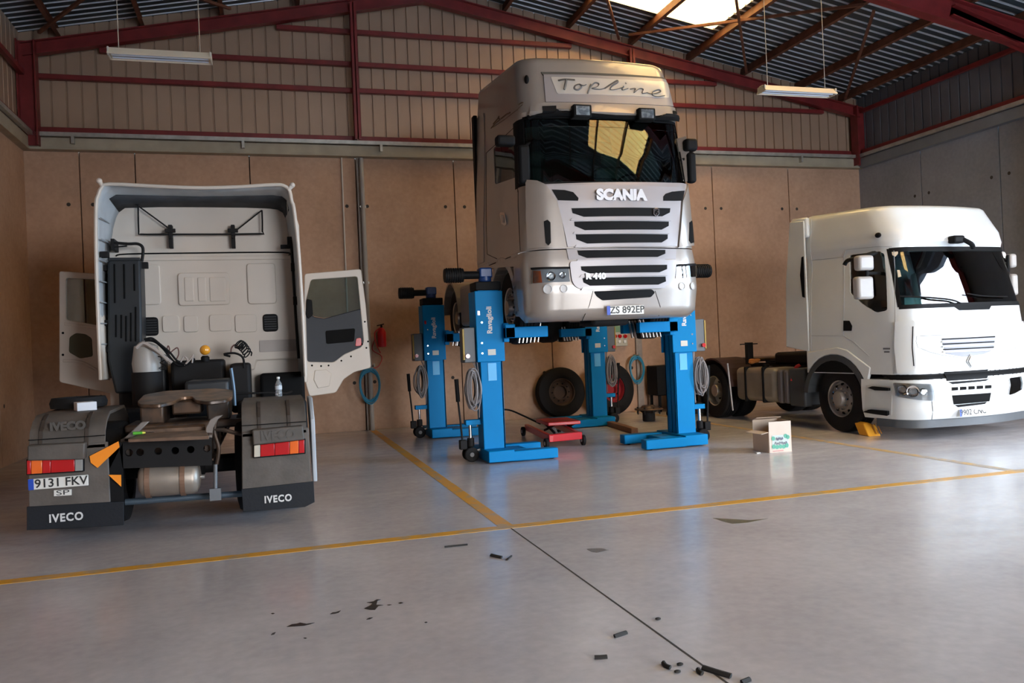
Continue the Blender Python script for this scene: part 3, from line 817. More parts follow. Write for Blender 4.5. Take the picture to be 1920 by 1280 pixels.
P_('lamp_frame', [(996, 502), (1069, 500), (1070, 504), (997, 506)], M_BLK, par=hl, off=.02, thick=.02)
P_('lamp_frame', [(1264, 496), (1306, 494), (1306, 498), (1264, 501)], M_BLK, par=hr_, off=.02, thick=.02)
for (px, py, r) in ((1027, 542, .062), (1057, 541, .052), (1278, 536, .052), (1298, 536, .05)):
    h = scab.hit(px, py)
    if h is None: continue
    p = scab.at(h[0], h[1], .0); n = scab.M.to_3x3() @ scab.nrm(*h)
    mb = MB(); mb.lathe(p, n, [(r, 0), (r, .012), (r * .85, .014), (r * .8, .006), (r * .4, .004), (0, .008)], n=20)
    ob('fog_lamp', mb, M_LREF, bumper, smooth=True)
plate(sr, at(1172.5, 581, y=SFY - .01) , .52, .115, 'ZS 892EP', size=.125)
# seams of the bumper and cab
for q in ([(1112, 545), (1105, 572), (1090, 604)], [(1228, 545), (1238, 575), (1235, 592)]): ob('panel_seam', scab.seam(scab.poly(q)), M_SEAM, sr)
for sg in (-1, 1): ob('panel_seam', scab.seam([(sg * 1.98, 2.80), (sg * 1.98, 3.6)]), M_SEAM, sr); ob('door_seam', scab.seam([(sg * 2.0, 3.58), (sg * 2.0, 4.48), (sg * 2.74, 4.48), (sg * 2.74, 2.95), (sg * 2.5, 2.82)]), M_SEAM, sr)
# lettering
front_text('badge_lettering', 'SCANIA', .185, at(1165, 366, y=SFY + .045), hood, M_LETTER, depth=.012, bold=.012, sx=1.06, space=1.0)
front_text('model_badge', 'R 440', .10, at(1117, 518, y=SFY - .035), low, M_LETTER, depth=.006, bold=.006, sx=1.15)
c_ = at(1231, 398, y=SFY + .055)
mb = MB(); mb.prism([c_ + Vector((a, 0, b_)) for a, b_ in ((-.045, .045), (0, .06), (.045, .045), (.045, -.02), (0, -.06), (-.045, -.02))], (0, .012, 0)); em = ob('shield_emblem', mb, M_CHROME, hood, bevel=.003)
mb = MB(); mb.tube([c_ + Vector((a, -.006, b_)) for a, b_ in ((-.02, -.03), (-.015, .01), (.02, .03), (.0, .0), (.022, -.01), (.005, -.035))], .006); ob('emblem_mark', mb, M_BLK, em)
# roof: header band, spot lamps, illuminated panel
band = P_('header_band', [(990, 219), (996, 201), (1022, 194), (1090, 195), (1153, 197), (1269, 204), (1279, 219), (1153, 213), (1043, 206), (1007, 211)], M_SILV, off=.03, thick=.04)
P_('sun_visor', [(990, 220), (1007, 211), (1043, 207), (1153, 213), (1280, 220), (1281, 226), (1153, 218), (1043, 213), (1008, 217), (992, 225)], M_BLK, off=.05, thick=.07)
for px, py, w_, h_ in ((1093, 207, .255, .165), (1214, 213, .245, .16)):
    c_ = at(px, py, y=SFY + .16); mb = MB(); mb.box(c_.x - w_ / 2, c_.x + w_ / 2, c_.y, c_.y + .16, c_.z - h_ / 2, c_.z + h_ / 2)
    l_ = ob('spot_lamp', mb, M_BLK, sr, bevel=.015)
    mb = MB(); mb.box(c_.x - w_ / 2 + .035, c_.x + w_ / 2 - .035, c_.y - .004, c_.y + .01, c_.z - h_ / 2 + .025, c_.z + h_ / 2 - .025); ob('lamp_reflector', mb, mat('spot_lamp_reflector', (.85, .85, .85), .3, .0, col2=(.40, .41, .43), vscale=16, lo=.45, hi=.55), l_)
    mb = MB(); mb.box(c_.x - w_ / 2 + .035, c_.x + w_ / 2 - .035, c_.y - .012, c_.y - .008, c_.z - h_ / 2 + .025, c_.z + h_ / 2 - .025); ob('lens', mb, M_CLEAR, l_)
for q in ([(1016, 202), (1042, 201), (1042, 208), (1016, 209)], [(1258, 210), (1277, 211), (1277, 216), (1259, 216)]): P_('marker_lamp', q, M_BLK, par=band, off=.04, thick=.015)
tp = P_('roof_panel', [(1019, 141), (1140, 144), (1259, 151), (1268, 201), (1153, 195), (1023, 192)], M_SILV2, off=.018, thick=.03)
P_('panel_recess', [(1032, 146), (1140, 150), (1253, 157), (1252, 185), (1140, 180), (1044, 177)], mat('roof_sign_face', (.66, .62, .56), .3, .2, coat=.5), par=tp, r=3, off=.024, thick=.012)
P_('roof_gap', [(1014, 136), (1140, 139), (1258, 148), (1259, 152), (1140, 145), (1018, 142)], mat('dark_gap_rubber', (.09, .085, .075), .6), off=.014, thick=.02)
# script lettering drawn as pen strokes
strokes = [[(1046, 153), (1058, 151), (1077, 152)], [(1062, 152), (1061, 161), (1058, 171)],
           [(1084, 160), (1077, 163), (1076, 169), (1083, 171), (1090, 165), (1085, 160), (1092, 163), (1098, 161)],
           [(1107, 160), (1104, 170), (1101, 178), (1106, 166), (1114, 158), (1121, 160), (1118, 165), (1108, 168), (1122, 170), (1132, 168)],
           [(1132, 168), (1144, 160), (1156, 153), (1157, 157), (1146, 164), (1143, 170), (1152, 170), (1166, 166)],
           [(1168, 164), (1165, 171), (1176, 168)], [(1171, 158), (1173, 158.5)],
           [(1180, 169), (1190, 168), (1187, 176), (1196, 169), (1204, 170), (1202, 177), (1212, 176)],
           [(1212, 176), (1222, 178), (1236, 174), (1232, 171), (1222, 175), (1222, 181), (1232, 183), (1244, 181)]]
mb = MB()
for i, st in enumerate(strokes):
    q = [scab.at(h[0], h[1], .026) for h in scab.poly(st)]
    mb.tube(q, .026 if i < 2 else .015, n=6, smooth=4, rr=.005)
ob('script_lettering', mb, mat('dark_grey_lettering', (.13, .125, .12), .5), tp)
# side deflector (rear edge of the cab side) and dark gap
for sg in (-1, 1):
    q = [(2.82, 2.85), (3.0, 2.85), (3.0, 4.95), (2.80, 4.95), (2.78, 4.7), (2.77, 4.4)]
    q = q if sg > 0 else scab.mirror(q)
    ob('side_deflector', scab.patch(q, off=.012, thick=.03), M_SILV, sr, smooth=True)
    mb = MB(); mb.box(SCX + sg * 1.17 - .03, SCX + sg * 1.17 + .03, SFY + 2.72, SFY + 2.86, 2.65, 5.2); ob('rubber_gap_seal', mb, M_BLK, sr, bevel=.01)
# roof marker, fairing stripe marks
h = scab.hit(988, 150); c_ = scab.at(h[0], h[1], .01)
mb = MB(); mb.sphere(c_, .06, sc=(.5, .7, 1.0)); ob('roof_marker_lamp', mb, M_BLK, sr, smooth=True)
# door handle
P_('door_handle', [(939, 401), (941, 398), (948, 399), (952, 420), (949, 423), (943, 420)], M_CHROME, off=.02, thick=.02)
P_('handle_recess', [(942, 403), (947, 403), (949, 418), (945, 417)], M_SILV, off=.024, thick=.01)
mb = MB(); scab.seam(scab.poly([(925, 238), (946, 224), (970, 206), (980, 196)]), w=.012, off=.0, mb=mb)
for q in ([(921, 240), (930, 230), (938, 224), (936, 222)], [(940, 222), (950, 214), (957, 211)], [(973, 196), (979, 192), (981, 193)], [(925, 232), (934, 222), (936, 218)]): scab.seam(scab.poly(q), w=.02, mb=mb, off=.002)
ob('side_decal', mb, mat('brown_decal', (.14, .09, .05), .5), sr)
# mirrors
def mirror_(sg, parts_, arm):
    r_ = None
    for (p0, p1, yy, dep) in parts_:
        a, b_ = at(*p0, y=yy), at(*p1, y=yy)
        mb = MB(); mb.box(min(a.x, b_.x), max(a.x, b_.x), yy, yy + dep, min(a.z, b_.z), max(a.z, b_.z))
        if r_ is None: r_ = ob('side_mirror', mb, M_BLK, sr, bevel=.04, seg=3)
        else: ob('mirror_head', mb, M_BLK, r_, bevel=.04, seg=3)
    mb = MB()
    for a, b_ in arm: mb.tube([a, b_], .025, smooth=1)
    ob('mirror_arm', mb, M_BLK, r_)
yy = SFY + .30
mirror_(-1, [((972, 270), (997, 344), yy, .12), ((932, 251), (968, 272), yy - .02, .16)], [(at(985, 275, y=yy + .1), at(1002, 262, y=SFY + .4)), (at(985, 338, y=yy + .1), at(1000, 342, y=SFY + .4))])
mirror_(1, [((1291, 284), (1308, 342), yy, .12), ((1287, 258), (1310, 282), yy - .02, .16)], [(at(1295, 290, y=yy + .1), at(1280, 300, y=SFY + .4)), (at(1295, 338, y=yy + .1), at(1284, 338, y=SFY + .4))])
# wheel arch, step and lower side behind the bumper
for sg in (-1, 1):
    xo = SCX + sg * 1.235; wy, wz = SFY + 1.42, 2.10
    mb = MB(); N = 18; ro, ri = .72, .60
    for i in range(N):
        a0, a1 = PI * (-.06 + 1.12 * i / N), PI * (-.06 + 1.12 * (i + 1) / N)
        q = [(xo, wy - r * math.cos(a), wz + r * math.sin(a)) for r, a in ((ri, a0), (ro, a0), (ro, a1), (ri, a1))]
        mb.prism(q, (-sg * .42, 0, 0))
    ob('wheel_arch', mb, M_SILV, sr, bevel=.01)
    mb = MB(); mb.box(min(xo, xo - sg * .06), max(xo, xo - sg * .06), SFY + .60, SFY + .80, 1.95, 2.76)
    mb.box(min(xo, xo - sg * .3), max(xo, xo - sg * .3), SFY + .60, SFY + .90, 2.70, 2.80)
    sp = ob('step_panel', mb, M_SILV, sr, bevel=.012)
    mb = MB(); mb.box(min(xo + sg * .004, xo - sg * .05), max(xo + sg * .004, xo - sg * .05), SFY + .64, SFY + .78, 2.02, 2.30)
    ob('step_recess', mb, mat('step_recess_grey', (.25, .23, .2), .6), sp)
    # lower cab side between arch and cab
    mb = MB(); mb.box(min(xo, xo - sg * .05), max(xo, xo - sg * .05), SFY + 2.05, SFY + 2.70, 2.55, 2.82); ob('lower_panel', mb, M_SILV, sr, bevel=.01)
# chassis, axles, wheels, rear mudguards
mb = MB()
for sx in (-.4, .4): mb.box(SCX + sx - .04, SCX + sx + .04, SFY + .5, SFY + 5.9, 2.25, 2.52)
for yy in (SFY + .6, SFY + 2.6, SFY + 3.6, SFY + 4.6, SFY + 5.8): mb.box(SCX - .4, SCX + .4, yy, yy + .08, 2.28, 2.48)
ob('chassis_frame', mb, M_BLKM, sr)
mb = MB(); mb.box(SCX - .42, SCX + .42, SFY + .9, SFY + 2.2, 1.95, 2.75); mb.box(SCX - .25, SCX + .3, SFY + .5, SFY + 1.0, 1.78, 2.4); ob('engine_block', mb, M_BLKM, sr, bevel=.05)
mb = MB(); mb.cyl((SCX - .95, SFY + 1.42, 2.05), (SCX + .95, SFY + 1.42, 2.05), .06); mb.cyl((SCX - .95, SFY + 4.9, 2.08), (SCX + .95, SFY + 4.9, 2.08), .09); mb.sphere((SCX, SFY + 4.9, 2.06), .24); ob('axle', mb, M_BLKM, sr, smooth=True)
for sg in (-1, 1):
    wheel(sr, SCX + sg * 1.14, SFY + 1.42, 2.10, sg, rim='open')
    wheel(sr, SCX + sg * 1.14, SFY + 4.9, 2.10, sg, rim='twin', twin=True)
    xo = SCX + sg * 1.22
    mb = MB(); N = 14
    for i in range(N):
        a0, a1 = PI * (.02 + .96 * i / N), PI * (.02 + .96 * (i + 1) / N)
        q = [(xo, SFY + 4.9 - r * math.cos(a), 2.14 + r * math.sin(a)) for r, a in ((.58, a0), (.62, a0), (.62, a1), (.58, a1))]
        mb.prism(q, (-sg * .62, 0, 0))
    ob('rear_mudguard', mb, M_SILV, sr)
    mb = MB(); mb.box(min(xo, xo - sg * .5), max(xo, xo - sg * .5), SFY + 2.95, SFY + 4.12, 1.93, 2.62); ob('fuel_tank', mb, mat('side_skirt_silver', (.45, .40, .35), .4, .3), sr, bevel=.06, seg=3)
mb = MB(); mb.box(SCX - .5, SCX + .5, SFY + 4.4, SFY + 5.4, 2.6, 2.66); ob('fifth_wheel', mb, M_GREASE, sr, bevel=.02)
# ------------------------------------------------------------------ white lorry seen from behind, doors open
YR = 8.15; YC = 11.25
M_IW = mat('white_weathered_cab_paint', (0.62, 0.56, 0.49), 0.4, var=0.08, vscale=1.5)
M_GREYP = mat('weathered_grey_plastic', (0.125, 0.105, 0.09), 0.6, col2=(0.075, 0.065, 0.055), vscale=4, bump=.1)
M_SNORK = mat('dark_grey_ribbed_plastic', (0.022, 0.024, 0.026), 0.5, spec=.3)
ir = thing('lorry', 'white lorry seen from behind with both doors open, parked by the left wall', 'lorry', (-.8, 10.5, 0))
def quad_y(pix, y, th=.02, mb=None):
    mb = mb or MB(); mb.prism([at(px, py, y=y) for px, py in pix], (0, th, 0)); return mb
# cab body ahead of the back wall
icab = Cab(-.72, 13.35, PI, [(1.02, 1.18, .1, .08, .2, 2.03, 0), (2.2, 1.19, .1, .08, .25, 2.03, 0), (3.0, 1.17, .3, .08, .25, 2.03, 0), (3.35, 1.08, .5, .08, .25, 2.03, 0), (3.5, .9, .8, .05, .25, 2.03, 0)])
# local +x is world -x for this cab (it faces away)
ob('cab_body', icab.shell(), M_IW, ir, smooth=True)
# back wall with pressed panels, made as one sheet
W0, W1 = at(206, 480, y=YC), at(556, 480, y=YC)
xl, xr = W0.x, W1.x
zt = at(380, 386, y=YC).z; zb = at(520, 674, y=YC).z
mb = MB(); mb.prism([(xl - .06, YC, zb + .02), (xl - .06, YC, zt - .25), (xl + .02, YC, zt), (xr - .02, YC, zt), (xr + .05, YC, zt - .25), (xr + .05, YC, zb), (at(482, 674, y=YC).x, YC, zb), (at(478, 690, y=YC).x, YC, zb - .12), (at(300, 700, y=YC).x, YC, zb - .12)], (0, .06, 0))
wall = ob('back_wall', mb, M_IW, ir, bevel=.02)
def emboss(px0, py0, px1, py1, d=-.03, r=.05, name='pressed_panel', m=None, par=None, bev=.012, seg=3):
    a, b_ = at(px0, py0, y=YC), at(px1, py1, y=YC)
    q = rpoly([(a.x, b_.z), (b_.x, b_.z), (b_.x, a.z), (a.x, a.z)], r)
    mb = MB(); mb.prism([(x, YC + .01, z) for x, z in q], (0, d - .01, 0)); return ob(name, mb, m or M_IW, par or wall, bevel=bev, seg=seg)
emboss(266, 496, 303, 571); emboss(333, 512, 432, 571); emboss(462, 494, 519, 569)
emboss(345, 520, 365, 565, d=-.038, r=.02); emboss(392, 520, 425, 565, d=-.038, r=.02); emboss(370, 520, 388, 565, d=-.038, r=.02)
for q in ((304, 592, 337, 622), (344, 592, 372, 622), (392, 590, 436, 620), (440, 590, 482, 622)): emboss(*q, d=-.022, r=.04, bev=.008)
emboss(222, 482, 545, 486, d=-.02, r=.01)
mb = MB(); mb.tube([at(217, 480, y=YC - .005), at(240, 476, y=YC - .012), at(380, 474, y=YC - .014), at(530, 473, y=YC - .012), at(541, 479, y=YC - .005)], .009, n=6); ob('wall_seam', mb, M_SEAM, wall)
emboss(486, 638, 556, 657, d=-.012, r=.01, name='faded_panel_mark', m=mat('faded_grey_patch', (.42, .38, .35), .6), bev=.002)
for q in ((267, 595, 298, 629), (492, 589, 522, 621)):
    v = emboss(*q, d=-.02, r=.05, name='vent', m=M_BLK)
    a, b_ = at(q[0] + 3, q[1] + 3, y=YC), at(q[2] - 3, q[3] - 3, y=YC)
    mb = MB()
    for i in range(6):
        z = a.z + (b_.z - a.z) * (i + .5) / 6; mb.box(a.x, b_.x, YC - .03, YC - .02, z - .006, z + .006)
    ob('vent_slat', mb, M_SNORK, v)['kind'] = 'stuff'
# roof and side fairing: a hood open to the back, lofted from the outer rim to the wall
YO = 10.55
outer = [(189, 712), (184, 600), (180, 474), (180, 385), (184, 366), (190, 352), (205, 345), (290, 349), (375, 352), (450, 350), (516, 346), (534, 349), (543, 358), (547, 378), (551, 390), (558, 450), (562, 500), (568, 600), (573, 706)]
inner = [(206, 712), (205, 600), (203, 480), (212, 430), (218, 408), (224, 397), (235, 389), (300, 387), (375, 387), (450, 388), (505, 390), (520, 392), (530, 398), (535, 408), (538, 420), (546, 470), (549, 510), (556, 600), (561, 706)]
mb = MB(); rows = []
for k in range(5):
    u = k / 4; row = []
    for o_, n_ in zip(outer, inner):
        A, B = at(*o_, y=YO), at(*n_, y=YC + .02); e = u * u * (3 - 2 * u) if k not in (0, 4) else u
        row.append(Vector((A.x + (B.x - A.x) * u ** 1.3, A.y + (B.y - A.y) * u, A.z + (B.z - A.z) * u ** 1.3)))
    rows.append(row)
mb.grid(rows)
fair = ob('roof_fairing', mb, mat('fairing_inside_grey', (.52, .54, .55), .5, col2=(.40, .42, .43), vscale=3), ir, smooth=True, solid=.012)
mb = MB(); mb.tube([at(*o_, y=YO) for o_ in outer], .022, n=8, smooth=3, rr=.022); ob('fairing_rim', mb, M_IW, fair, smooth=True)
# outer skin of the fairing running forward over the cab
mb = MB(); rows = []
for yy, sc_ in ((YO, 1.0), (11.3, 1.0), (12.2, .96), (12.9, .86)):
    row = []
    for o_ in outer:
        A = at(*o_, y=YO); row.append(Vector((-.72 + (A.x + .72) * (1.0 if sc_ > .99 else sc_ + .03), yy, 1.0 + (A.z - 1.0) * (sc_ if A.z > 2.4 else 1))))
    rows.append(row)
mb.grid(rows); ob('fairing_skin', mb, M_IW, fair, smooth=True, solid=.012)
# dark lining band under the roof of the hood
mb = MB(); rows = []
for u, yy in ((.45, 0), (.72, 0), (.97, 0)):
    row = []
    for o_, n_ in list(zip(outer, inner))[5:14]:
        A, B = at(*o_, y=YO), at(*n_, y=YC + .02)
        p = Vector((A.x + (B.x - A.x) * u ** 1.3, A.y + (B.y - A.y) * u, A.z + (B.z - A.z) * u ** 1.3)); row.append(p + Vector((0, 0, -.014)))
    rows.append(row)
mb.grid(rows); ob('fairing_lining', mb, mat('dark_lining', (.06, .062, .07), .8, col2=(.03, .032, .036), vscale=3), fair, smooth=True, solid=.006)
mb = MB()
for i, u0 in enumerate((.18, .3, .42, .54, .66, .78, .9)):       # side ribs of the left flank
    k = 6 - i; o_ = outer[0]; A = Vector(at(183, 705 - u0 * 330, y=YO + .03)); B = Vector(at(205, 700 - u0 * 310, y=YC - .02)); mb.tube([A + Vector((.03, 0, 0)), (A + B) / 2 + Vector((.035, 0, 0)), B + Vector((.012, 0, 0))], .008, n=5)
ob('fairing_rib', mb, mat('fairing_rib_grey', (.36, .38, .39), .5), fair)['kind'] = 'stuff'
for a, b_ in (((192, 350), (186, 339)), ((540, 357), (548, 347))):
    A = at(*a, y=YO); B = at(*b_, y=YO); mb = MB(); mb.cyl(A, B, .022, .028); mb.sphere(B, .034); ob('marker_stalk', mb, M_IW, ir, smooth=True)
# stowage rack of bent rod on the wall
mb = MB(); yk = YC - .10
rk = [(259, 360), (259, 392), (260, 434), (264, 439), (300, 439), (400, 439), (487, 438), (492, 434), (491, 394)]
mb.tube([at(*p, y=yk) for p in rk], .011, n=6, smooth=2); rack = ob('rod_rack', mb, M_BLKM, ir, smooth=True)
for p in ([(210, 357), (225, 360), (240, 372), (314, 426)], [(491, 394), (444, 431)]):
    mb = MB(); mb.tube([at(*a, y=yk) for a in p], .009, n=6, smooth=2); ob('rack_stay', mb, M_BLKM, rack, smooth=True)
for cx in (319.5, 437):
    mb = MB(); a, b_ = at(cx - 4.5, 421, y=yk - .02), at(cx + 4.5, 464, y=yk - .02); mb.box(a.x, b_.x, yk - .02, YC, b_.z, a.z)
    mb.box(a.x - .04, b_.x + .04, yk - .03, yk, a.z - .1, a.z - .05); mb.cyl(((a.x + b_.x) / 2, yk - .05, a.z - .16), ((a.x + b_.x) / 2, yk, a.z - .16), .02)
    ob('rack_bracket', mb, M_BLKM, rack, bevel=.005)
# air intake snorkel on the left of the wall
def sbox(pix, y0, y1, name, m, par, bev=.02):
    mb = MB(); mb.prism([at(px, py, y=y0) for px, py in pix], (0, y1 - y0, 0)); return ob(name, mb, m, par, bevel=bev)
ys_ = YC - .42
sn = sbox([(201, 491), (206, 484), (256, 482), (263, 487), (266, 600), (266, 662), (262, 735), (216, 738), (202, 676)], ys_, YC - .04, 'air_intake', M_SNORK, ir, .03)
mb = MB()
for (a, b_) in (((214, 495), (215, 568)), ((232, 495), (233, 560)), ((251, 495), (252, 545)), ((217, 590), (217, 632)), ((227, 590), (227, 634)), ((236, 592), (236, 640)), ((245, 586), (245, 640)), ((254, 575), (254, 640))):
    mb.bar(at(*a, y=ys_), at(*b_, y=ys_), .012, .03)
ob('intake_rib', mb, M_SEAM, sn)['kind'] = 'stuff'
mb = MB(); mb.box(at(202, 482, y=ys_).x, at(263, 482, y=ys_).x, ys_ - .02, ys_ + .03, at(230, 489, y=ys_).z, at(230, 483, y=ys_).z); ob('intake_cap', mb, M_SNORK, sn, bevel=.01)
mb = MB(); yb = YC - .3; mb.tube([at(*p, y=yb) for p in ((214, 455), (240, 457), (258, 457), (267, 463), (268, 475), (266, 490))], .018); mb.tube([at(214, 463, y=yb), at(238, 461, y=yb)], .01); ob('intake_bracket', mb, M_BLKM, sn, smooth=True)
mb = MB(); a, b_ = at(207, 447, y=yb), at(215, 468, y=yb); mb.box(a.x, b_.x, yb, YC, b_.z, a.z); a, b_ = at(187, 471, y=YO + .1), at(203, 482, y=YO + .1); mb.box(a.x, b_.x, YO + .1, YO + .2, b_.z, a.z); ob('fairing_bracket', mb, M_BLKM, ir, bevel=.006)
for (px, py) in ((196, 502), (198, 605), (200, 655)):
    c_ = at(px, py, y=YC - .35); mb = MB(); mb.box(c_.x - .05, c_.x + .05, c_.y, c_.y + .06, c_.z - .035, c_.z + .035); ob('intake_clamp', mb, M_BLKM, sn, bevel=.006)
c_ = at(270, 497, y=YC - .3); mb = MB(); mb.box(c_.x - .045, c_.x + .045, c_.y, c_.y + .06, c_.z - .04, c_.z + .04); ob('intake_clamp', mb, M_BLKM, sn, bevel=.006)
mb = MB(); mb.tube([at(*p, y=YC - .2) for p in ((546, 455), (549, 500), (555, 600), (560, 672))], .018, smooth=2); lr = ob('lock_rod', mb, M_BLKM, ir, smooth=True)
for (px, py) in ((546, 452), (553, 501), (557, 564)):
    c_ = at(px, py, y=YC - .22); mb = MB(); mb.box(c_.x - .05, c_.x + .035, c_.y, c_.y + .05, c_.z - .05, c_.z + .06); ob('rod_bracket', mb, M_BLKM, lr, bevel=.006)
c_ = at(535, 462, y=YC - .2); mb = MB(); mb.box(c_.x - .06, c_.x + .06, c_.y, c_.y + .06, c_.z - .025, c_.z + .025); ob('rod_bracket', mb, M_BLKM, lr, bevel=.006)

# doors, opened square to the cab, inner sides to the camera
YD = 12.05
def door(pix, win, name, trim=None, glassy=None, par=ir):
    A = [at(*p, y=YD) for p in rpoly(pix, 5)]
    mb = MB(); mb.prism(A, (0, .06, 0)); d = ob(name, mb, M_IW, par)
    mb = MB(); W_ = [at(*p, y=YD) - Vector((0, .2, 0)) for p in rpoly(win, 5)]; mb.prism(W_, (0, .5, 0)); cut(d, [mb])
    d.modifiers.new('bevel', 'BEVEL').width = .008; d.modifiers[-1].limit_method = 'ANGLE'
    return d
dr = door([(571, 513), (677, 504), (686, 572), (696, 689), (665, 697), (645, 710), (630, 736), (580, 743), (568, 699)], [(583, 524), (670, 518), (682, 640), (678, 650), (645, 664), (626, 679), (576, 678), (573, 565)], 'door')
mb = MB(); mb.prism([at(*p, y=YD + .03) for p in ((583, 524), (670, 518), (677, 582), (607, 596), (587, 592), (573, 590), (574, 565))], (0, .006, 0)); ob('door_glass', mb, M_GLASS2, dr)
mb = MB(); mb.prism([at(*p, y=YD + .01) for p in ((572, 590), (580, 588), (590, 594), (607, 597), (640, 588), (678, 578), (683, 640), (679, 651), (645, 666), (627, 681), (574, 680))], (0, .05, 0)); tr = ob('door_trim', mb, mat('dark_blue_grey_trim', (.020, .024, .032), .6), dr, bevel=.012)
mb = MB(); mb.prism([at(*p, y=YD - .0) for p in rpoly([(610, 620), (666, 615), (664, 640), (612, 645)], 4)], (0, .03, 0)); ob('door_pocket', mb, M_SEAM, tr)
mb = MB(); mb.prism([at(*p, y=YD - .005) for p in rpoly([(668, 634), (677, 633), (678, 648), (666, 649)], 3)], (0, .02, 0)); ob('door_reflector', mb, M_REDL, tr, bevel=.004)
mb = MB(); mb.prism([at(*p, y=YD - .01) for p in rpoly([(575, 560), (585, 562), (587, 590), (578, 598), (573, 590)], 3)], (0, .04, 0)); ob('mirror_base', mb, M_BLK, tr, bevel=.008)
mb = MB()
for p in ((684, 603), (690, 640), (687, 652), (658, 668), (640, 676), (616, 685), (602, 686), (585, 685), (679, 645)): c_ = at(*p, y=YD); mb.cyl(c_ - Vector((0, .004, 0)), c_ + Vector((0, .01, 0)), .014, n=8)
ob('trim_hole', mb, M_SEAM, dr)['kind'] = 'stuff'
mb = MB(); mb.prism([at(*p, y=YD - .012) for p in ((590, 694), (612, 692), (622, 700), (618, 724), (596, 728), (588, 712))], (0, .02, 0)); ob('door_pressing', mb, M_IW, dr, bevel=.01)
mb = MB(); mb.cyl(at(572, 695, y=YD) , at(572, 716, y=YD), .035); ob('door_hinge', mb, M_IW, dr, smooth=True)
YD = 12.1
dl = door([(111, 508), (185, 513), (192, 520), (204, 640), (207, 738), (187, 733), (111, 716)], [(124, 521), (182, 524), (186, 560), (186, 610), (124, 599)], 'door')
mb = MB(); mb.prism([at(*p, y=YD + .03) for p in ((124, 521), (182, 524), (186, 560), (186, 610), (124, 599))], (0, .006, 0)); ob('door_glass', mb, M_GLASS2, dl)
mb = MB(); mb.prism([at(*p, y=YD - .005) for p in rpoly([(130, 632), (142, 624), (160, 626), (172, 634), (174, 668), (150, 672), (129, 660)], 4)], (0, .02, 0)); ob('door_opening', mb, mat('olive_grey_trim', (.07, .065, .035), .7), dl, bevel=.004)
ob('window_ledge', MB().prism([at(*p, y=YD - .01) for p in ((120, 604), (186, 613), (190, 618), (120, 609))], (0, .02, 0)), M_IW, dl, bevel=.006)
mb = MB(); mb.tube([at(*p, y=YD - .01) for p in ((118, 676), (150, 678), (175, 690), (190, 700))], .02); ob('door_pressing', mb, M_IW, dl, bevel=.006)
mb = MB()
for p in ((118, 624), (118, 665)): c_ = at(*p, y=YD); mb.cyl(c_ - Vector((0, .004, 0)), c_ + Vector((0, .01, 0)), .016, n=8)
ob('trim_hole', mb, M_SEAM, dl)['kind'] = 'stuff'

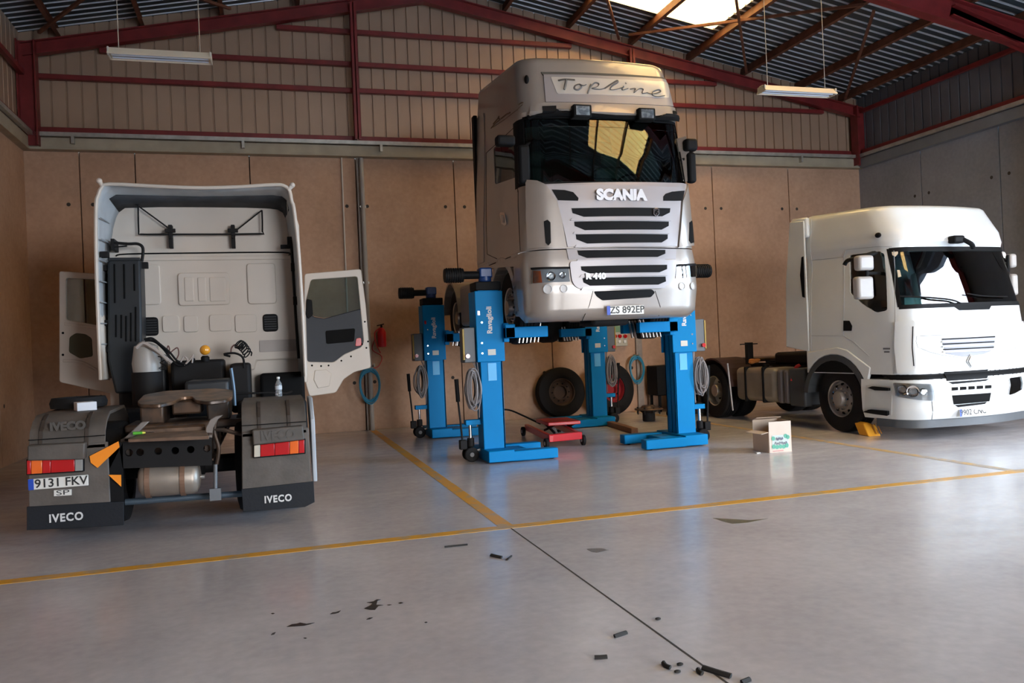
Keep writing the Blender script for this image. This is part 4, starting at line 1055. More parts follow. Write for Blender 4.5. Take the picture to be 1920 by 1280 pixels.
# rear mudguards with lamps
def arch(x0, x1, wy, wz, r, t, a0, a1, name, m, par, n=16, flat=None):
    mb = MB(); P_o, P_i = [], []
    for i in range(n + 1):
        a = a0 + (a1 - a0) * i / n; z = wz + r * math.sin(a)
        P_o.append((wy - r * math.cos(a), min(z, flat) if flat else z)); zi = wz + (r - t) * math.sin(a); P_i.append((wy - (r - t) * math.cos(a), min(zi, flat - t) if flat else zi))
    V = [[Vector((x, y, z)) for (y, z) in P_o + P_i[::-1]] for x in (x0, x1)]
    mb.prism(V[0], (x1 - x0, 0, 0)); return ob(name, mb, m, par, bevel=.015)
for side, (fx0, fx1) in (('l', (at(51, 900, y=YR).x, at(205, 900, y=YR).x)), ('r', (at(452, 880, y=YR).x, at(582, 880, y=YR).x))):
    L_ = side == 'l'
    zt_ = at(140, 832, y=YR).z if L_ else at(510, 806, y=YR).z
    zf = at(140, 948, y=YR).z if L_ else at(520, 908, y=YR).z
    # upright rear panel
    mb = MB(); mb.prism([(fx0, YR, zf - .02), (fx1, YR, zf - .02), (fx1, YR, zt_), (fx0 + .02, YR, zt_)], (0, .03, 0)); pn = ob('mudguard_panel', mb, M_GREYP, ir, bevel=.008)
    # sloping and top parts of the guard over the wheel
    xs0, xs1 = fx0 + .02, fx1 - .02
    ztop = 1.13
    prof = [(YR, zt_ - .02), (YR + .05, zt_ + .12), (YR + .16, ztop - .05), (YR + .30, ztop), (YR + 1.1, ztop + .01), (YR + 1.35, ztop - .12), (YR + 1.5, ztop - .4)]
    mb = MB(); mb.prism([(xs0, a, z) for a, z in prof] + [(xs0, a, z - .03) for a, z in prof[::-1]], (xs1 - xs0, 0, 0)); gd = ob('mudguard', mb, M_GREYP, ir, bevel=.02, seg=3)
    mb = MB()
    for u in ((.16, .76) if L_ else (.28, .74)):
        xx = xs0 + (xs1 - xs0) * u
        mb.prism([(xx - .02, a - .012, z + .008) for a, z in prof[:4]] + [(xx - .02, a, z - .01) for a, z in prof[:4][::-1]], (.03, 0, 0))
    o = ob('guard_strap', mb, mat('strap_brown', (.05, .035, .025), .7), gd); o['kind'] = 'stuff'
    mb = MB(); mb.box(xs0, xs1, YR + .004, YR + .02, zt_ + .055, zt_ + .062); ob('guard_seam', mb, M_SEAM, gd)
    # lamp hood
    q = [(51, 835), (159, 830), (158, 861), (51, 864)] if L_ else [(473, 806), (568, 798), (571, 824), (475, 835)]
    mb = quad_y(q, YR - .10, .12); hd = ob('lamp_hood', mb, M_GREYP, gd, bevel=.012)
    if not L_: front_text('embossed_lettering', 'IVECO', .11, at(522, 816, y=YR - .104), hd, mat('embossed_grey', (.085, .075, .065), .6), depth=.003, bold=.006)
    else: front_text('embossed_lettering', 'IVECO', .10, (( xs0 + xs1) / 2, YR + .045, ztop - .10), gd, mat('embossed_grey', (.085, .075, .065), .6), depth=.004, bold=.006)
    segs = [((50, 58), M_REDL), ((58, 79), M_ORANGE), ((79, 95), M_REDL), ((95, 140), M_REDL), ((140, 155), M_INT2)] if L_ else [((476, 488), mat('white_lens', (.6, .55, .45), .3)), ((488, 515), M_REDL), ((515, 543), M_REDL), ((543, 560), M_ORANGE), ((560, 571), M_REDL)]
    zz = (lambda px, t: (863 - (px - 50) * .02 if t else 889 - (px - 50) * .065)) if L_ else (lambda px, t: (835 - (px - 476) * .11 if t else 857 - (px - 476) * .09))
    tl = ob('tail_lamp', quad_y([(segs[0][0][0] - 1, zz(segs[0][0][0], 1) - 2), (segs[-1][0][1] + 2, zz(segs[-1][0][1], 1) - 2), (segs[-1][0][1] + 2, zz(segs[-1][0][1], 0) + 2), (segs[0][0][0] - 1, zz(segs[0][0][0], 0) + 2)], YR - .05, .05), M_BLK, pn, bevel=.005)
    for (a, b_), m in segs: ob('lens', quad_y([(a + .4, zz(a, 1)), (b_ - .4, zz(b_, 1)), (b_ - .4, zz(b_, 0)), (a + .4, zz(a, 0))], YR - .065, .02), m, tl, bevel=.004)
    # mud flap
    fq = [(50, 950), (205, 941), (232, 940), (232, 984), (205, 986), (50, 994)] if L_ else [(453, 917), (588, 902), (590, 941), (572, 950), (456, 959)]
    fl = ob('mud_flap', quad_y(fq, YR - .01, .02), mat('mud_flap_rubber', (.013, .015, .019), .6, spec=.25, bump=.1), pn, bevel=.003)
    c_ = at(124, 970, y=YR - .013) if L_ else at(521.5, 935, y=YR - .013)
    front_text('lettering', 'IVECO', .098 if L_ else .09, c_, fl, mat('white_lettering', (.72, .72, .70), .5), depth=.002, bold=.003, sx=.88, space=1.15)
    # wheels under the guard
    wx = fx0 + .02 if L_ else fx1 - .02; sg = -1 if L_ else 1
    wheel(ir, wx, YR + .85, .5, sg, R=.5, rim='twin', twin=True)
    wheel(ir, (-1.93 + .02) if L_ else .47, 12.35, .5, sg, R=.5, rim='open')
plate(ir, at(110, 904, y=YR - .02), .475, .095, '9131 FKV', size=.105)
mb = quad_y([(101, 919), (134, 917), (134, 928), (101, 930)], YR - .012, .01); sp_ = ob('oval_badge', mb, M_PLATE, ir)
front_text('lettering', 'SP', .06, at(117.5, 923.5, y=YR - .013), sp_, M_INK, depth=.001, sx=1.9)
# white edge of the right guard
mb = MB(); a, b_ = at(577, 746, y=YR + .3), at(588, 903, y=YR); xq = at(584, 830, y=YR).x; mb.prism([(xq, YR - .0, at(588, 903, y=YR).z), (xq, YR, .95), (xq, YR + .28, 1.15), (xq, YR + .6, 1.15), (xq, YR + .1, at(588, 903, y=YR).z)], (.04, 0, 0)); ob('guard_side_edge', mb, mat('pale_blue_grey_plastic', (.42, .46, .5), .5), ir, bevel=.01)
# orange reflective boards
for q in ([(168, 855), (222, 827), (224, 838), (183, 877), (170, 867)], [(203, 890), (227, 890), (227, 912)]):
    ob('reflective_board', quad_y(q, YR - .03, .01), mat('fluorescent_orange', (1.0, .30, .01), .5, var=.05), ir)
mb = quad_y([(205, 880), (230, 830), (232, 940), (205, 942)], YR + .02, .02); ob('inner_guard', mb, M_BLK, ir)

# chassis: rails, rear beam, deck plates, fifth wheel, air tank
xa, xb = at(226, 850, y=YR).x, at(396, 850, y=YR).x
mb = MB()
for xx in (xa + .02, xb - .06):
    mb.box(xx, xx + .04, YR + .1, 12.9, .62, .88); mb.box(xx - .03, xx + .07, YR + .1, 12.9, .86, .875); mb.box(xx - .03, xx + .07, YR + .1, 12.9, .62, .635)
for yy in (8.9, 9.6, 10.3, 11.2, 12.2): mb.box(xa, xb, yy, yy + .08, .66, .84)
ch = ob('chassis_frame', mb, M_GREASE, ir)
mb = quad_y([(222, 829), (397, 821), (397, 872), (230, 878)], YR + .02, .06); bm_ = ob('rear_beam', mb, M_BLKM, ir)
cuts = []
for p in ((241, 849), (262, 848), (296, 846), (328, 845), (357, 843), (388, 841)):
    c_ = at(*p, y=YR); k = MB(); k.cyl(c_ - Vector((0, .1, 0)), c_ + Vector((0, .3, 0)), .034, n=16); cuts.append(k)
cut(bm_, cuts)
bm_.modifiers.new('bevel', 'BEVEL').width = .006; bm_.modifiers[-1].limit_method = 'ANGLE'
def slab(pix, z, th, name, m, par=ir, bev=.006):
    mb = MB(); mb.prism([at(px, py, z=z) for px, py in pix], (0, 0, -th)); return ob(name, mb, m, par, bevel=bev)
slab([(240, 823), (392, 817), (386, 806), (262, 812)], .90, .03, 'deck_plate', mat('brown_deck_plate', (.30, .20, .14), .5, .2, col2=(.16, .11, .08), vscale=7), ch)
slab([(258, 806), (386, 799), (384, 795), (262, 801)], .93, .05, 'cross_rail', mat('brown_deck_plate', (.30, .20, .14)), ch)
mb = MB(); mb.prism([at(*p, y=YR + .15) for p in ((224, 829), (265, 791), (280, 790), (242, 828))], (0, .05, 0)); ob('ramp_plate', mb, mat('grey_ramp_steel', (.24, .21, .19), .45, .3), ch, bevel=.008)
mb = MB(); mb.prism([at(*p, y=YR + .15) for p in ((383, 822), (386, 800), (394, 786), (404, 780), (418, 778), (409, 786), (400, 802), (398, 822))], (0, .05, 0)); ob('ramp_plate', mb, mat('grey_ramp_steel', (.24, .21, .19)), ch, bevel=.008)
# fifth wheel: a dished steel plate with a throat towards the rear
z5 = 1.20; F = lambda px, py: at(px, py, y=8.75)
cx5, cy5 = (at(347, 740, y=8.9).x), 9.1
q = [(-.45, -.16), (-.40, -.34), (-.22, -.40), (-.10, -.26), (-.05, -.02), (.05, -.02), (.10, -.26), (.22, -.40), (.40, -.34), (.45, -.16), (.44, .25), (.25, .42), (-.25, .42), (-.44, .25)]
mb = MB(); T5 = Matrix.Translation((cx5, cy5, z5)) @ Matrix.Rotation(math.radians(7), 4, 'X')
mb.prism([T5 @ Vector((x, y, 0)) for x, y in rpoly(q, .05)], (0, 0, -.035)); fw = ob('fifth_wheel', mb, mat('polished_greasy_plate', (.22, .125, .07), .35, .3, col2=(.05, .032, .022), vscale=5, lo=.4, hi=.6), ir, bevel=.006)
mb = MB(); mb.box(cx5 - .42, cx5 - .2, cy5 - .25, cy5 + .3, .95, z5 - .05); mb.box(cx5 + .2, cx5 + .42, cy5 - .25, cy5 + .3, .95, z5 - .05); mb.box(cx5 - .14, cx5 + .14, cy5 - .1, cy5 + .3, 1.02, z5 - .04); mb.box(cx5 - .55, cx5 + .55, cy5 - .35, cy5 + .35, .88, .96); ob('fifth_wheel_mount', mb, M_GREASE, fw, bevel=.02)
# air tank with straps
a, b_ = at(264, 900, y=YR + .15), at(372, 893, y=YR + .15); r = .155
mb = MB(); mb.lathe(a, b_ - a, [(0, -.03), (r * .6, -.015), (r * .92, .01), (r, .05), (r, (b_ - a).length - .05), (r * .92, (b_ - a).length - .01), (r * .6, (b_ - a).length + .015), (0, (b_ - a).length + .03)], n=32); tk = ob('air_tank', mb, mat('dull_tank_aluminium', (.42, .36, .30), .45, .55, var=.3), ir, smooth=True, ang=60)
for u in (.14, .74):
    c_ = a + (b_ - a) * u; dv = (b_ - a).normalized(); mb = MB(); mb.lathe(c_, dv, [(r + .004, -.022), (r + .014, -.022), (r + .014, .022), (r + .004, .022)], n=32, close=True); mb.box(c_.x - .02, c_.x + .02, c_.y - .02, c_.y + .02, c_.z + r, c_.z + r + .09); ob('tank_strap', mb, mat('coppery_strap', (.30, .18, .12), .4, .5), tk)
mb = MB(); mb.cyl(at(377, 893, y=YR + .15), at(384, 893, y=YR + .15), .02); ob('tank_valve', mb, M_ALU, tk)
# axle, springs, lower crossbar, post
mb = MB(); mb.cyl((-1.8, YR + .85, .5), (.1, YR + .85, .5), .09); mb.sphere((-.85, YR + .85, .52), .23); ob('rear_axle', mb, M_BLKM, ir, smooth=True)
mb = MB(); mb.cyl(at(235, 941, y=YR + .3), at(455, 925, y=YR + .3), .03); ob('under_run_bar', mb, mat('blue_grey_steel', (.10, .14, .18), .4, .4), ir)
mb = MB(); a, b_ = at(404, 870, y=YR + .05), at(404, 925, y=YR + .05); mb.cyl(a, b_, .018); mb.box(b_.x - .05, b_.x + .05, b_.y - .03, b_.y + .03, b_.z - .06, b_.z + .05); ob('under_run_post', mb, mat('dull_post_steel', (.16, .17, .18), .5, .3), ir)
for pts in ([(398, 805), (420, 806), (445, 812), (470, 815)], [(405, 785), (402, 810), (410, 840), (406, 870)]):
    mb = MB(); mb.tube([at(*p, y=YR + .2) for p in pts], .02); ob('air_pipe', mb, M_GREASE, ir, smooth=True)
for (x0, x1, y0, y1, z0, z1, nm, m) in (
        (at(350, 715, y=10.2).x, at(432, 715, y=10.2).x, 9.9, 10.7, .92, 1.33, 'battery_box', mat('dark_box_cover', (.022, .024, .027), .45)),
        (at(318, 700, y=10.6).x, at(420, 700, y=10.6).x, 10.72, 11.15, .9, 1.56, 'engine_cover', M_BLKM),
        (at(432, 700, y=10.6).x, at(470, 700, y=10.6).x, 10.5, 11.15, .9, 1.5, 'valve_block', M_BLKM),
        (-1.9, -1.15, 10.0, 11.15, .45, 1.05, 'fuel_tank', M_BLKM), (-.35, .42, 9.9, 11.15, .45, 1.05, 'silencer_box', M_BLKM),
        (-1.75, -1.2, 10.95, 11.2, .9, 1.65, 'air_filter', M_SNORK), (-.1, .45, 11.0, 11.2, .9, 1.35, 'rear_cab_mount', M_SEAM)):
    mb = MB(); mb.box(x0, x1, y0, y1, z0, z1); ob(nm, mb, m, ir, bevel=.04, seg=3)
mb = MB(); a = at(275, 680, y=10.4); mb.lathe((a.x, a.y, 1.0), (0, 0, 1), [(0, 0), (.17, 0), (.17, .45), (0, .45)], n=24); ob('canister', mb, M_BLKM, ir, smooth=True, ang=50)
mb = MB(); mb.lathe((a.x + .0, a.y, 1.45), (0, 0, 1), [(0, 0), (.15, 0), (.16, .1), (.13, .30), (.05, .34), (0, .34)], n=24); ob('fluid_reservoir', mb, mat('milky_plastic', (.42, .40, .37), .4), ir, smooth=True, ang=50)
# beacon
c_ = at(384.5, 668, y=10.6); mb = MB(); mb.lathe(c_ - Vector((0, 0, .06)), (0, 0, 1), [(0, 0), (.05, 0), (.05, .05), (.03, .07), (0, .07)], n=20); bc = ob('beacon_base', mb, M_BLK, ir, smooth=True)
mb = MB(); mb.sphere(at(384.5, 656, y=10.6), .062, n=20); ob('beacon_lens', mb, mat('amber_lens', (.85, .36, .03), .15, coat=1.0), bc, smooth=True)
# hoses and coiled lines
def hose(pts, y, r, m, nm='air_line', sm=5):
    mb = MB(); mb.tube([at(p[0], p[1], y=y + (p[2] if len(p) > 2 else 0)) for p in pts], r, n=7, smooth=sm); return ob(nm, mb, m, ir, smooth=True)
hose([(272, 638), (290, 640), (308, 655), (320, 672), (335, 685), (352, 682), (365, 672)], 10.35, .016, M_BLK)
hose([(270, 636), (285, 634), (300, 645), (318, 660), (332, 676), (350, 684)], 10.3, .012, M_BLK)
hose([(260, 645), (275, 648), (295, 660), (312, 672), (322, 680)], 10.25, .02, mat('dusty_pale_hose', (.40, .34, .30), .6))
hose([(255, 652), (268, 643), (283, 650), (300, 662), (315, 676)], 10.2, .02, mat('dusty_pale_hose', (.40, .34, .30)))
hose([(312, 660), (315, 648), (318, 655), (316, 664), (325, 656), (333, 652), (335, 664), (330, 674)], 10.35, .007, mat('dark_red_line', (.12, .04, .03), .5))
hose([(296, 668), (312, 672), (300, 680), (312, 684), (298, 690), (312, 692), (302, 680)], 10.3, .006, M_BLK, sm=3)
hose([(338, 680), (345, 668), (352, 676), (346, 684), (358, 672), (362, 665), (360, 680)], 10.3, .010, mat('dusty_pale_hose', (.40, .34, .30)))
pts = []
for i in range(60):
    t = i / 59; a = t * 2 * PI * 7; pts.append((446 + 20 * t + 5 * math.cos(a) - 4 * math.sin(a), 645 + 22 * t * t + 7 * math.sin(a), .05 * math.cos(a)))
hose(pts, 10.55, .008, M_BLK, 'coiled_line', 2)
hose([(433, 662), (434, 652), (441, 646), (448, 652)], 10.55, .009, mat('dark_red_line', (.12, .04, .03)))
hose([(432, 668), (420, 664), (440, 662), (455, 670), (458, 690)], 10.5, .014, M_BLK)
hose([(438, 738), (470, 737), (505, 736), (538, 737), (548, 733)], 9.9, .012, M_BLKM, 'brake_pipe', 2)
hose([(433, 690), (436, 710), (439, 735), (440, 760)], 9.8, .02, mat('blue_grey_steel', (.10, .14, .18)), 'support_rod', 2)
# ------------------------------------------------------------------ white lorry on the right
RA = math.radians(4.0)
rcab = Cab(9.74, 9.22, RA, [
    (.28, 1.20, .10, .22, .34, 1.12, 0), (.40, 1.24, .03, .24, .36, 1.12, 0), (.70, 1.25, .00, .24, .36, 1.12, 0), (.86, 1.24, .04, .24, .36, 1.12, 0),
    (.90, 1.22, .08, .24, .36, 2.30, 0), (1.60, 1.21, .12, .22, .36, 2.30, 0), (1.86, 1.20, .22, .09, .34, 2.30, 0),
    (2.35, 1.16, .335, .08, .32, 2.30, 0), (2.74, 1.13, .445, .08, .30, 2.30, 0), (2.80, 1.15, .385, .16, .34, 2.30, .01),
    (2.95, 1.15, .42, .16, .36, 2.30, .02), (3.24, 1.11, .60, .18, .34, 2.30, .05)])
rr = thing('lorry', 'white lorry facing the camera on the right, yellow chock beside its front wheel', 'lorry', (9.7, 11.4, 0))
ob('bumper', rcab.shell(tmin=.28, tmax=.85), M_WHITE, rr, smooth=True, ang=50)
rb = ob('cab_body', rcab.shell(tmin=.92, top=[((.985, .99), .045), ((.95, .97), .08), ((.88, .92), .105), ((.6, .7), .125), ((.25, .3), .13)]), M_WHITE, rr, smooth=True, ang=45)
wp = rcab.poly([(1760, 468), (1674, 467), (1677, 514), (1688, 560), (1770, 569)])
RsL, RtB, RtT = -1.62, 2.02, 2.84
hh = rcab.poly([(1760, 570), (1760, 466)]); RtB, RtT = hh[0][1], min(hh[1][1], 2.72)
WR = rpoly([(RsL, RtB), (-RsL, RtB), (-RsL + .04, RtT), (RsL - .04, RtT)], .06)
dwp = rcab.poly([(1593, 478), (1650, 471), (1658, 476), (1663, 582), (1643, 586), (1618, 571), (1594, 549)])
dw2 = rpoly(dwp, .03)
cut(rb, [inner_shell(rcab, 1.0, 3.05), rcab.patch(WR, off=.12, thick=.28), rcab.patch(dw2, off=.12, thick=.28), rcab.patch(rcab.mirror(dw2), off=.12, thick=.28)])
ob('windscreen', rcab.patch(WR, off=-.008, thick=.008), M_GLASS2, rr, smooth=True)
ob('door_window', rcab.patch(dw2, off=-.01, thick=.006), M_GLASS2, rr, smooth=True); ob('door_window', rcab.patch(rcab.mirror(dw2), off=-.01, thick=.006), M_GLASS2, rr, smooth=True)
mb = MB()
for a, b_, w_ in (((RsL - .05, RtB - .02), (-RsL + .05, RtB - .02), .03), ((RsL - .05, RtT), (-RsL + .05, RtT), .03)):
    rcab.patch([(a[0], a[1] - w_), (b_[0], b_[1] - w_), (b_[0], b_[1] + w_), (a[0], a[1] + w_)], off=.004, thick=.02, mb=mb)
for s in (-1, 1):
    q = [(s * 1.59, RtB - .02), (s * 1.70, RtB - .02), (s * 1.74, RtT + .02), (s * 1.62, RtT + .02)]; rcab.patch(q if s > 0 else q[::-1], off=.004, thick=.02, mb=mb)
rcab.patch([(-.34, RtB - .10), (.34, RtB - .10), (.46, RtB - .02), (-.46, RtB - .02)], off=.004, thick=.02, mb=mb)
ob('windscreen_surround', mb, M_BLK, rr, smooth=True)
def Q_(name, pix, m, par=rr, r=0, **k): return ob(name, rcab.ppatch(pix, r=r, **k), m, par, smooth=True, ang=40)
def rl(x, y, z): return rcab.M @ Vector((x, y, z))
# interior
def lbox(x0, x1, y0, y1, z0, z1, name, m, par=rr, bev=.03):
    mb = MB(); mb.box(x0, x1, y0, y1, z0, z1, rcab.M); return ob(name, mb, m, par, bevel=bev)
lbox(-1.05, 1.05, .42, .85, 1.4, 1.84, 'dashboard', M_INT); lbox(-1.1, 1.1, .5, 2.2, 1.02, 1.1, 'cab_floor', M_INT); lbox(-1.05, 1.05, 2.1, 2.2, 1.3, 2.8, 'sleeper_curtain', mat('pale_curtain', (.30, .36, .36), .9))
for sx in (-.58, .58):
    lbox(sx - .26, sx + .26, 1.1, 1.6, 1.35, 1.75, 'seat', M_INT2, bev=.06); lbox(sx - .25, sx + .25, 1.5, 1.66, 1.75, 2.45, 'seat_back', M_INT2, bev=.06)
mb = MB(); mb.tube([rl(.6 + .23 * math.cos(t), .95 - .06 * math.sin(t), 1.97 + .2 * math.sin(t)) for t in [2 * PI * i / 16 for i in range(16)]], .016, closed=True, smooth=1); mb.bar(rl(.4, .95, 1.97), rl(.8, .95, 1.97), .05, .03); ob('steering_wheel', mb, M_BLK, rr, smooth=True)
mp = mat('pale_teal_paper', (.45, .66, .64), .6)
lbox(-.98, -.45, .50, .52, 1.90, 2.01, 'dashboard_sign', mp, bev=.004); lbox(.36, .92, .50, .52, 1.92, 2.06, 'dashboard_sign', mp, bev=.004)
lbox(-.5, .12, .62, .64, 2.44, 2.66, 'sun_blind', mat('pale_green_blind', (.40, .52, .42), .7), bev=.01)
st = mat('cream_sticker', (.75, .66, .5), .6)
for q in ([(1671, 466), (1683, 466), (1684, 475), (1679, 481), (1673, 478)], [(1682, 506), (1687, 506), (1690, 518), (1684, 520)]): Q_('window_sticker', q, st, off=.002, thick=.003)
# front panels
mb = MB()
for q in ([(1719, 630), (1765, 628), (1820, 625), (1868, 622), (1907, 619)], [(1719, 630), (1718, 640), (1721, 651), (1765, 665), (1805, 671), (1860, 664), (1905, 652)]): rcab.seam(rcab.poly(q), w=.010, mb=mb)
ob('grille_outline', mb, mat('pale_gap', (.42, .44, .45), .6), rr)
gr_ = Q_('grille', [(1765, 634), (1866, 629), (1862, 656), (1843, 664), (1806, 669), (1773, 663)], mat('grille_shadow_grey', (.28, .29, .32), .5), r=2, off=.004, thick=.012)
for i, (a, b_) in enumerate(((634, 629), (643, 638.5), (653, 648.5))):
    Q_('grille_slat', [(1765 + i, a + 5), (1866 - i, b_ + 5), (1866 - i, b_ + 8), (1765 + i, a + 8)], M_WHITE, par=gr_, off=.02, thick=.012)
    Q_('grille_gap', [(1766 + i, a + 1), (1865 - i, b_ + 1), (1865 - i, b_ + 3), (1766 + i, a + 3)], M_SEAM, par=gr_, off=.008, thick=.006)
h = rcab.hit(1819, 677); c_ = rcab.at(h[0], h[1], .015)
for k_, (rw, rh, d_, m) in enumerate(((.075, .10, .0, M_WHITE), (.058, .088, -.018, M_CHROME), (.026, .052, -.024, M_WHITE))):
    mb = MB(); B_ = rcab.M.to_3x3(); mb.prism([c_ + B_ @ Vector((x * rw, d_, z * rh)) for x, z in ((0, 1), (1, 0), (0, -1), (-1, 0))], B_ @ Vector((0, .012, 0))); o_ = ob('diamond_emblem', mb, m, rr if k_ == 0 else em_, bevel=.004)
    if k_ == 0: em_ = o_
# corner deflectors
Q_('corner_deflector', [(1680, 603), (1710, 600), (1716, 604), (1713, 640), (1717, 686), (1713, 697), (1684, 700), (1679, 650)], M_WHITE, r=3, off=.035, thick=.05)
rd_ = ob('corner_deflector', rcab.patch([(1.55, 1.0), (2.02, 1.0), (2.02, 1.55), (1.6, 1.6)], off=.035, thick=.05), M_WHITE, rr, smooth=True)
ob('deflector_slot', rcab.patch([(1.72, 1.08), (1.9, 1.08), (1.9, 1.48), (1.74, 1.5)], off=.042, thick=.012), M_SEAM, rd_, smooth=True)
mb = MB(); rcab.seam(rcab.poly([(1711, 612), (1710, 650), (1713, 686)]), w=.014, off=.036, mb=mb); ob('deflector_slot', mb, M_SEAM, rr)
# lower black strip, centre intake
rcb = rcab.patch([(-2.1, .845), (2.1, .845), (2.1, .925), (-2.1, .925)], off=.0, thick=.04); ob('lower_strip', rcb, M_BLK, rr, smooth=True)
Q_('centre_intake', [(1770, 697), (1852, 692), (1850, 709), (1775, 714)], M_BLK, off=.012, thick=.02)
# bumper features
hl2 = Q_('headlight', [(1677, 717), (1746, 720), (1750, 751), (1720, 749), (1681, 742)], M_LREF, r=3, off=.006, thick=.014)
Q_('lens', [(1677, 717), (1746, 720), (1750, 751), (1720, 749), (1681, 742)], M_CLEAR, par=hl2, r=3, off=.025, thick=.005)
for (px, py, r) in ((1694, 731, .075), (1712, 733, .085), (1731, 734, .05)):
    h = rcab.hit(px, py); p = rcab.at(h[0], h[1], .008); n = rcab.M.to_3x3() @ rcab.nrm(*h); mb = MB(); mb.lathe(p, n, [(r, 0), (r * .95, .014), (r * .75, .004), (r * .4, .002), (0, .006)], n=20); ob('lamp_bowl', mb, M_CHROME, hl2, smooth=True)
hr2 = Q_('headlight', [(1891, 709), (1913, 706), (1914, 729), (1900, 737), (1890, 740)], M_LREF, r=2, off=.006, thick=.014)
Q_('lens', [(1891, 709), (1913, 706), (1914, 729), (1900, 737), (1890, 740)], M_CLEAR, par=hr2, r=2, off=.022, thick=.005)
for i in range(5):
    u0, u1 = 1784 + i * 15.6, 1784 + i * 15.6 + 12; Q_('bumper_slot', [(u0, 726 - (u0 - 1784) * .06), (u1, 726 - (u1 - 1784) * .06), (u1, 732 - (u1 - 1784) * .06), (u0, 732 - (u0 - 1784) * .06)], M_SEAM, off=.004)
Q_('bumper_opening', [(1785, 741), (1858, 736), (1855, 752), (1788, 758)], M_SEAM, r=1, off=.004)
Q_('bumper_lip', [(1790, 759), (1850, 753), (1846, 757), (1796, 763)], M_BLK, off=.006)
Q_('upper_intake', [(1778, 716), (1855, 710), (1848, 714), (1786, 720)], M_BLK, off=.006)
h = rcab.hit(1821, 771); c_ = rcab.at(h[0], h[1], .012); plate(rr, c_, .46, .10, '9902 CNC', yaw=RA, size=.11)
mb = MB(); rcab.seam([(-2.9, .28), (-1.5, .28), (1.5, .28), (2.9, .28)], w=.01, mb=mb)
rcb = rcab.patch([(-2.6, .17), (2.6, .17), (2.6, .285), (-2.6, .285)], off=.004, thick=.04); ob('bumper_skirt', rcb, mat('dark_grey_skirt', (.08, .09, .10), .5), rr, smooth=True)
mb = MB(); rcab.seam(rcab.poly([(1747, 752), (1747, 786)]), w=.008, mb=mb); ob('bumper_seam', mb, M_SEAM, rr)
# side: steps, seams, fairing, arch, handle
stp = Q_('step_panel', [(1624, 722), (1672, 724), (1672, 778), (1622, 775)], mat('step_recess_white', (.62, .64, .62), .5), off=.004, r=2)
for q in ([(1631, 727), (1640, 724), (1670, 727), (1670, 732), (1645, 731)], [(1622, 770), (1634, 767), (1668, 770), (1668, 777), (1645, 774)]): Q_('step_tread', q, M_BLK, par=stp, off=.05, thick=.05)
mb = MB()
for q in ([(1676, 470), (1678, 560), (1678, 668), (1676, 700)], [(1586, 468), (1660, 462), (1672, 462)], [(1586, 468), (1582, 480), (1581, 629), (1600, 640), (1630, 668)], [(1521, 629), (1581, 629)], [(1521, 488), (1582, 482)], [(1521, 410), (1521, 480), (1521, 658)]): rcab.seam(rcab.poly(q), w=.008, mb=mb)
ob('door_seam', mb, mat('pale_gap', (.42, .44, .45)), rr)
for sg in (-1, 1):
    mb = MB(); mb.prism([rl(sg * 1.19, y, z) for y, z in ((2.24, 1.26), (2.80, 1.34), (2.74, 2.4), (2.58, 3.40), (2.24, 3.37))], rcab.M.to_3x3() @ Vector((sg * .03, 0, 0))); ob('side_deflector', mb, M_WHITE, rr, bevel=.015)
    ob('roof_fairing_edge', MB().prism([rl(sg * 1.12, y, z) for y, z in ((2.2, 3.1), (2.6, 3.1), (2.56, 3.45), (2.2, 3.42))], rcab.M.to_3x3() @ Vector((sg * .08, 0, 0))), M_WHITE, rr, bevel=.03)
mb = MB(); mb.prism([rl(-1.222, y, z) for y, z in ((2.27, 2.80), (2.32, 2.79), (2.37, 2.5), (2.34, 2.15), (2.28, 2.13))], rcab.M.to_3x3() @ Vector((-.004, 0, 0))); ob('deflector_slot', mb, M_SEAM, rr)
Q_('door_handle', [(1582, 601), (1593, 601), (1598, 611), (1597, 620), (1582, 620)], M_BLK, r=1, off=.008)
Q_('model_badge', [(1656, 652), (1669, 652), (1669, 655), (1656, 655)], mat('badge_grey', (.15, .15, .16), .4), off=.004); Q_('model_badge', [(1658, 658), (1668, 658), (1668, 661), (1658, 661)], mat('badge_grey', (.15, .15, .16)), off=.004)
for sg in (-1, 1):
    wy, wz = 1.70, .52; mb = MB(); N = 16; xo = sg * 1.235
    for i in range(N):
        a0, a1 = PI * (-.04 + 1.0 * i / N), PI * (-.04 + 1.0 * (i + 1) / N)
        mb.prism([rl(xo, wy - r * math.cos(a), wz + r * math.sin(a)) for r, a in ((.60, a0), (.69, a0), (.69, a1), (.60, a1))], rcab.M.to_3x3() @ Vector((-sg * .40, 0, 0)))
    ob('wheel_arch', mb, mat('arch_grey_plastic', (.05, .055, .06), .5), rr)
    mb = MB(); q = [(.95, 1.00), (.97, .92), (1.02, .80)] + [(wy - .70 * math.cos(a), wz + .70 * math.sin(a)) for a in [PI * (.15 + .62 * i / 10) for i in range(11)]] + [(2.28, .98), (2.28, 1.25), (1.6, 1.32), (1.4, 1.28), (.95, 1.02)]
    mb.prism([rl(xo, y, z) for y, z in q], rcab.M.to_3x3() @ Vector((-sg * .05, 0, 0))); ob('wing_panel', mb, M_WHITE, rr, bevel=.012)
    B_ = rl(sg * 1.15, wy, wz); w_ = wheel(rr, B_.x, B_.y, B_.z, sg, rim='open', hubm=mat('dull_rim_silver', (.36, .34, .33), .5, .4))
    B_ = rl(sg * 1.20, 5.0, wz); wheel(rr, B_.x, B_.y, B_.z, sg, rim='twin', twin=True)
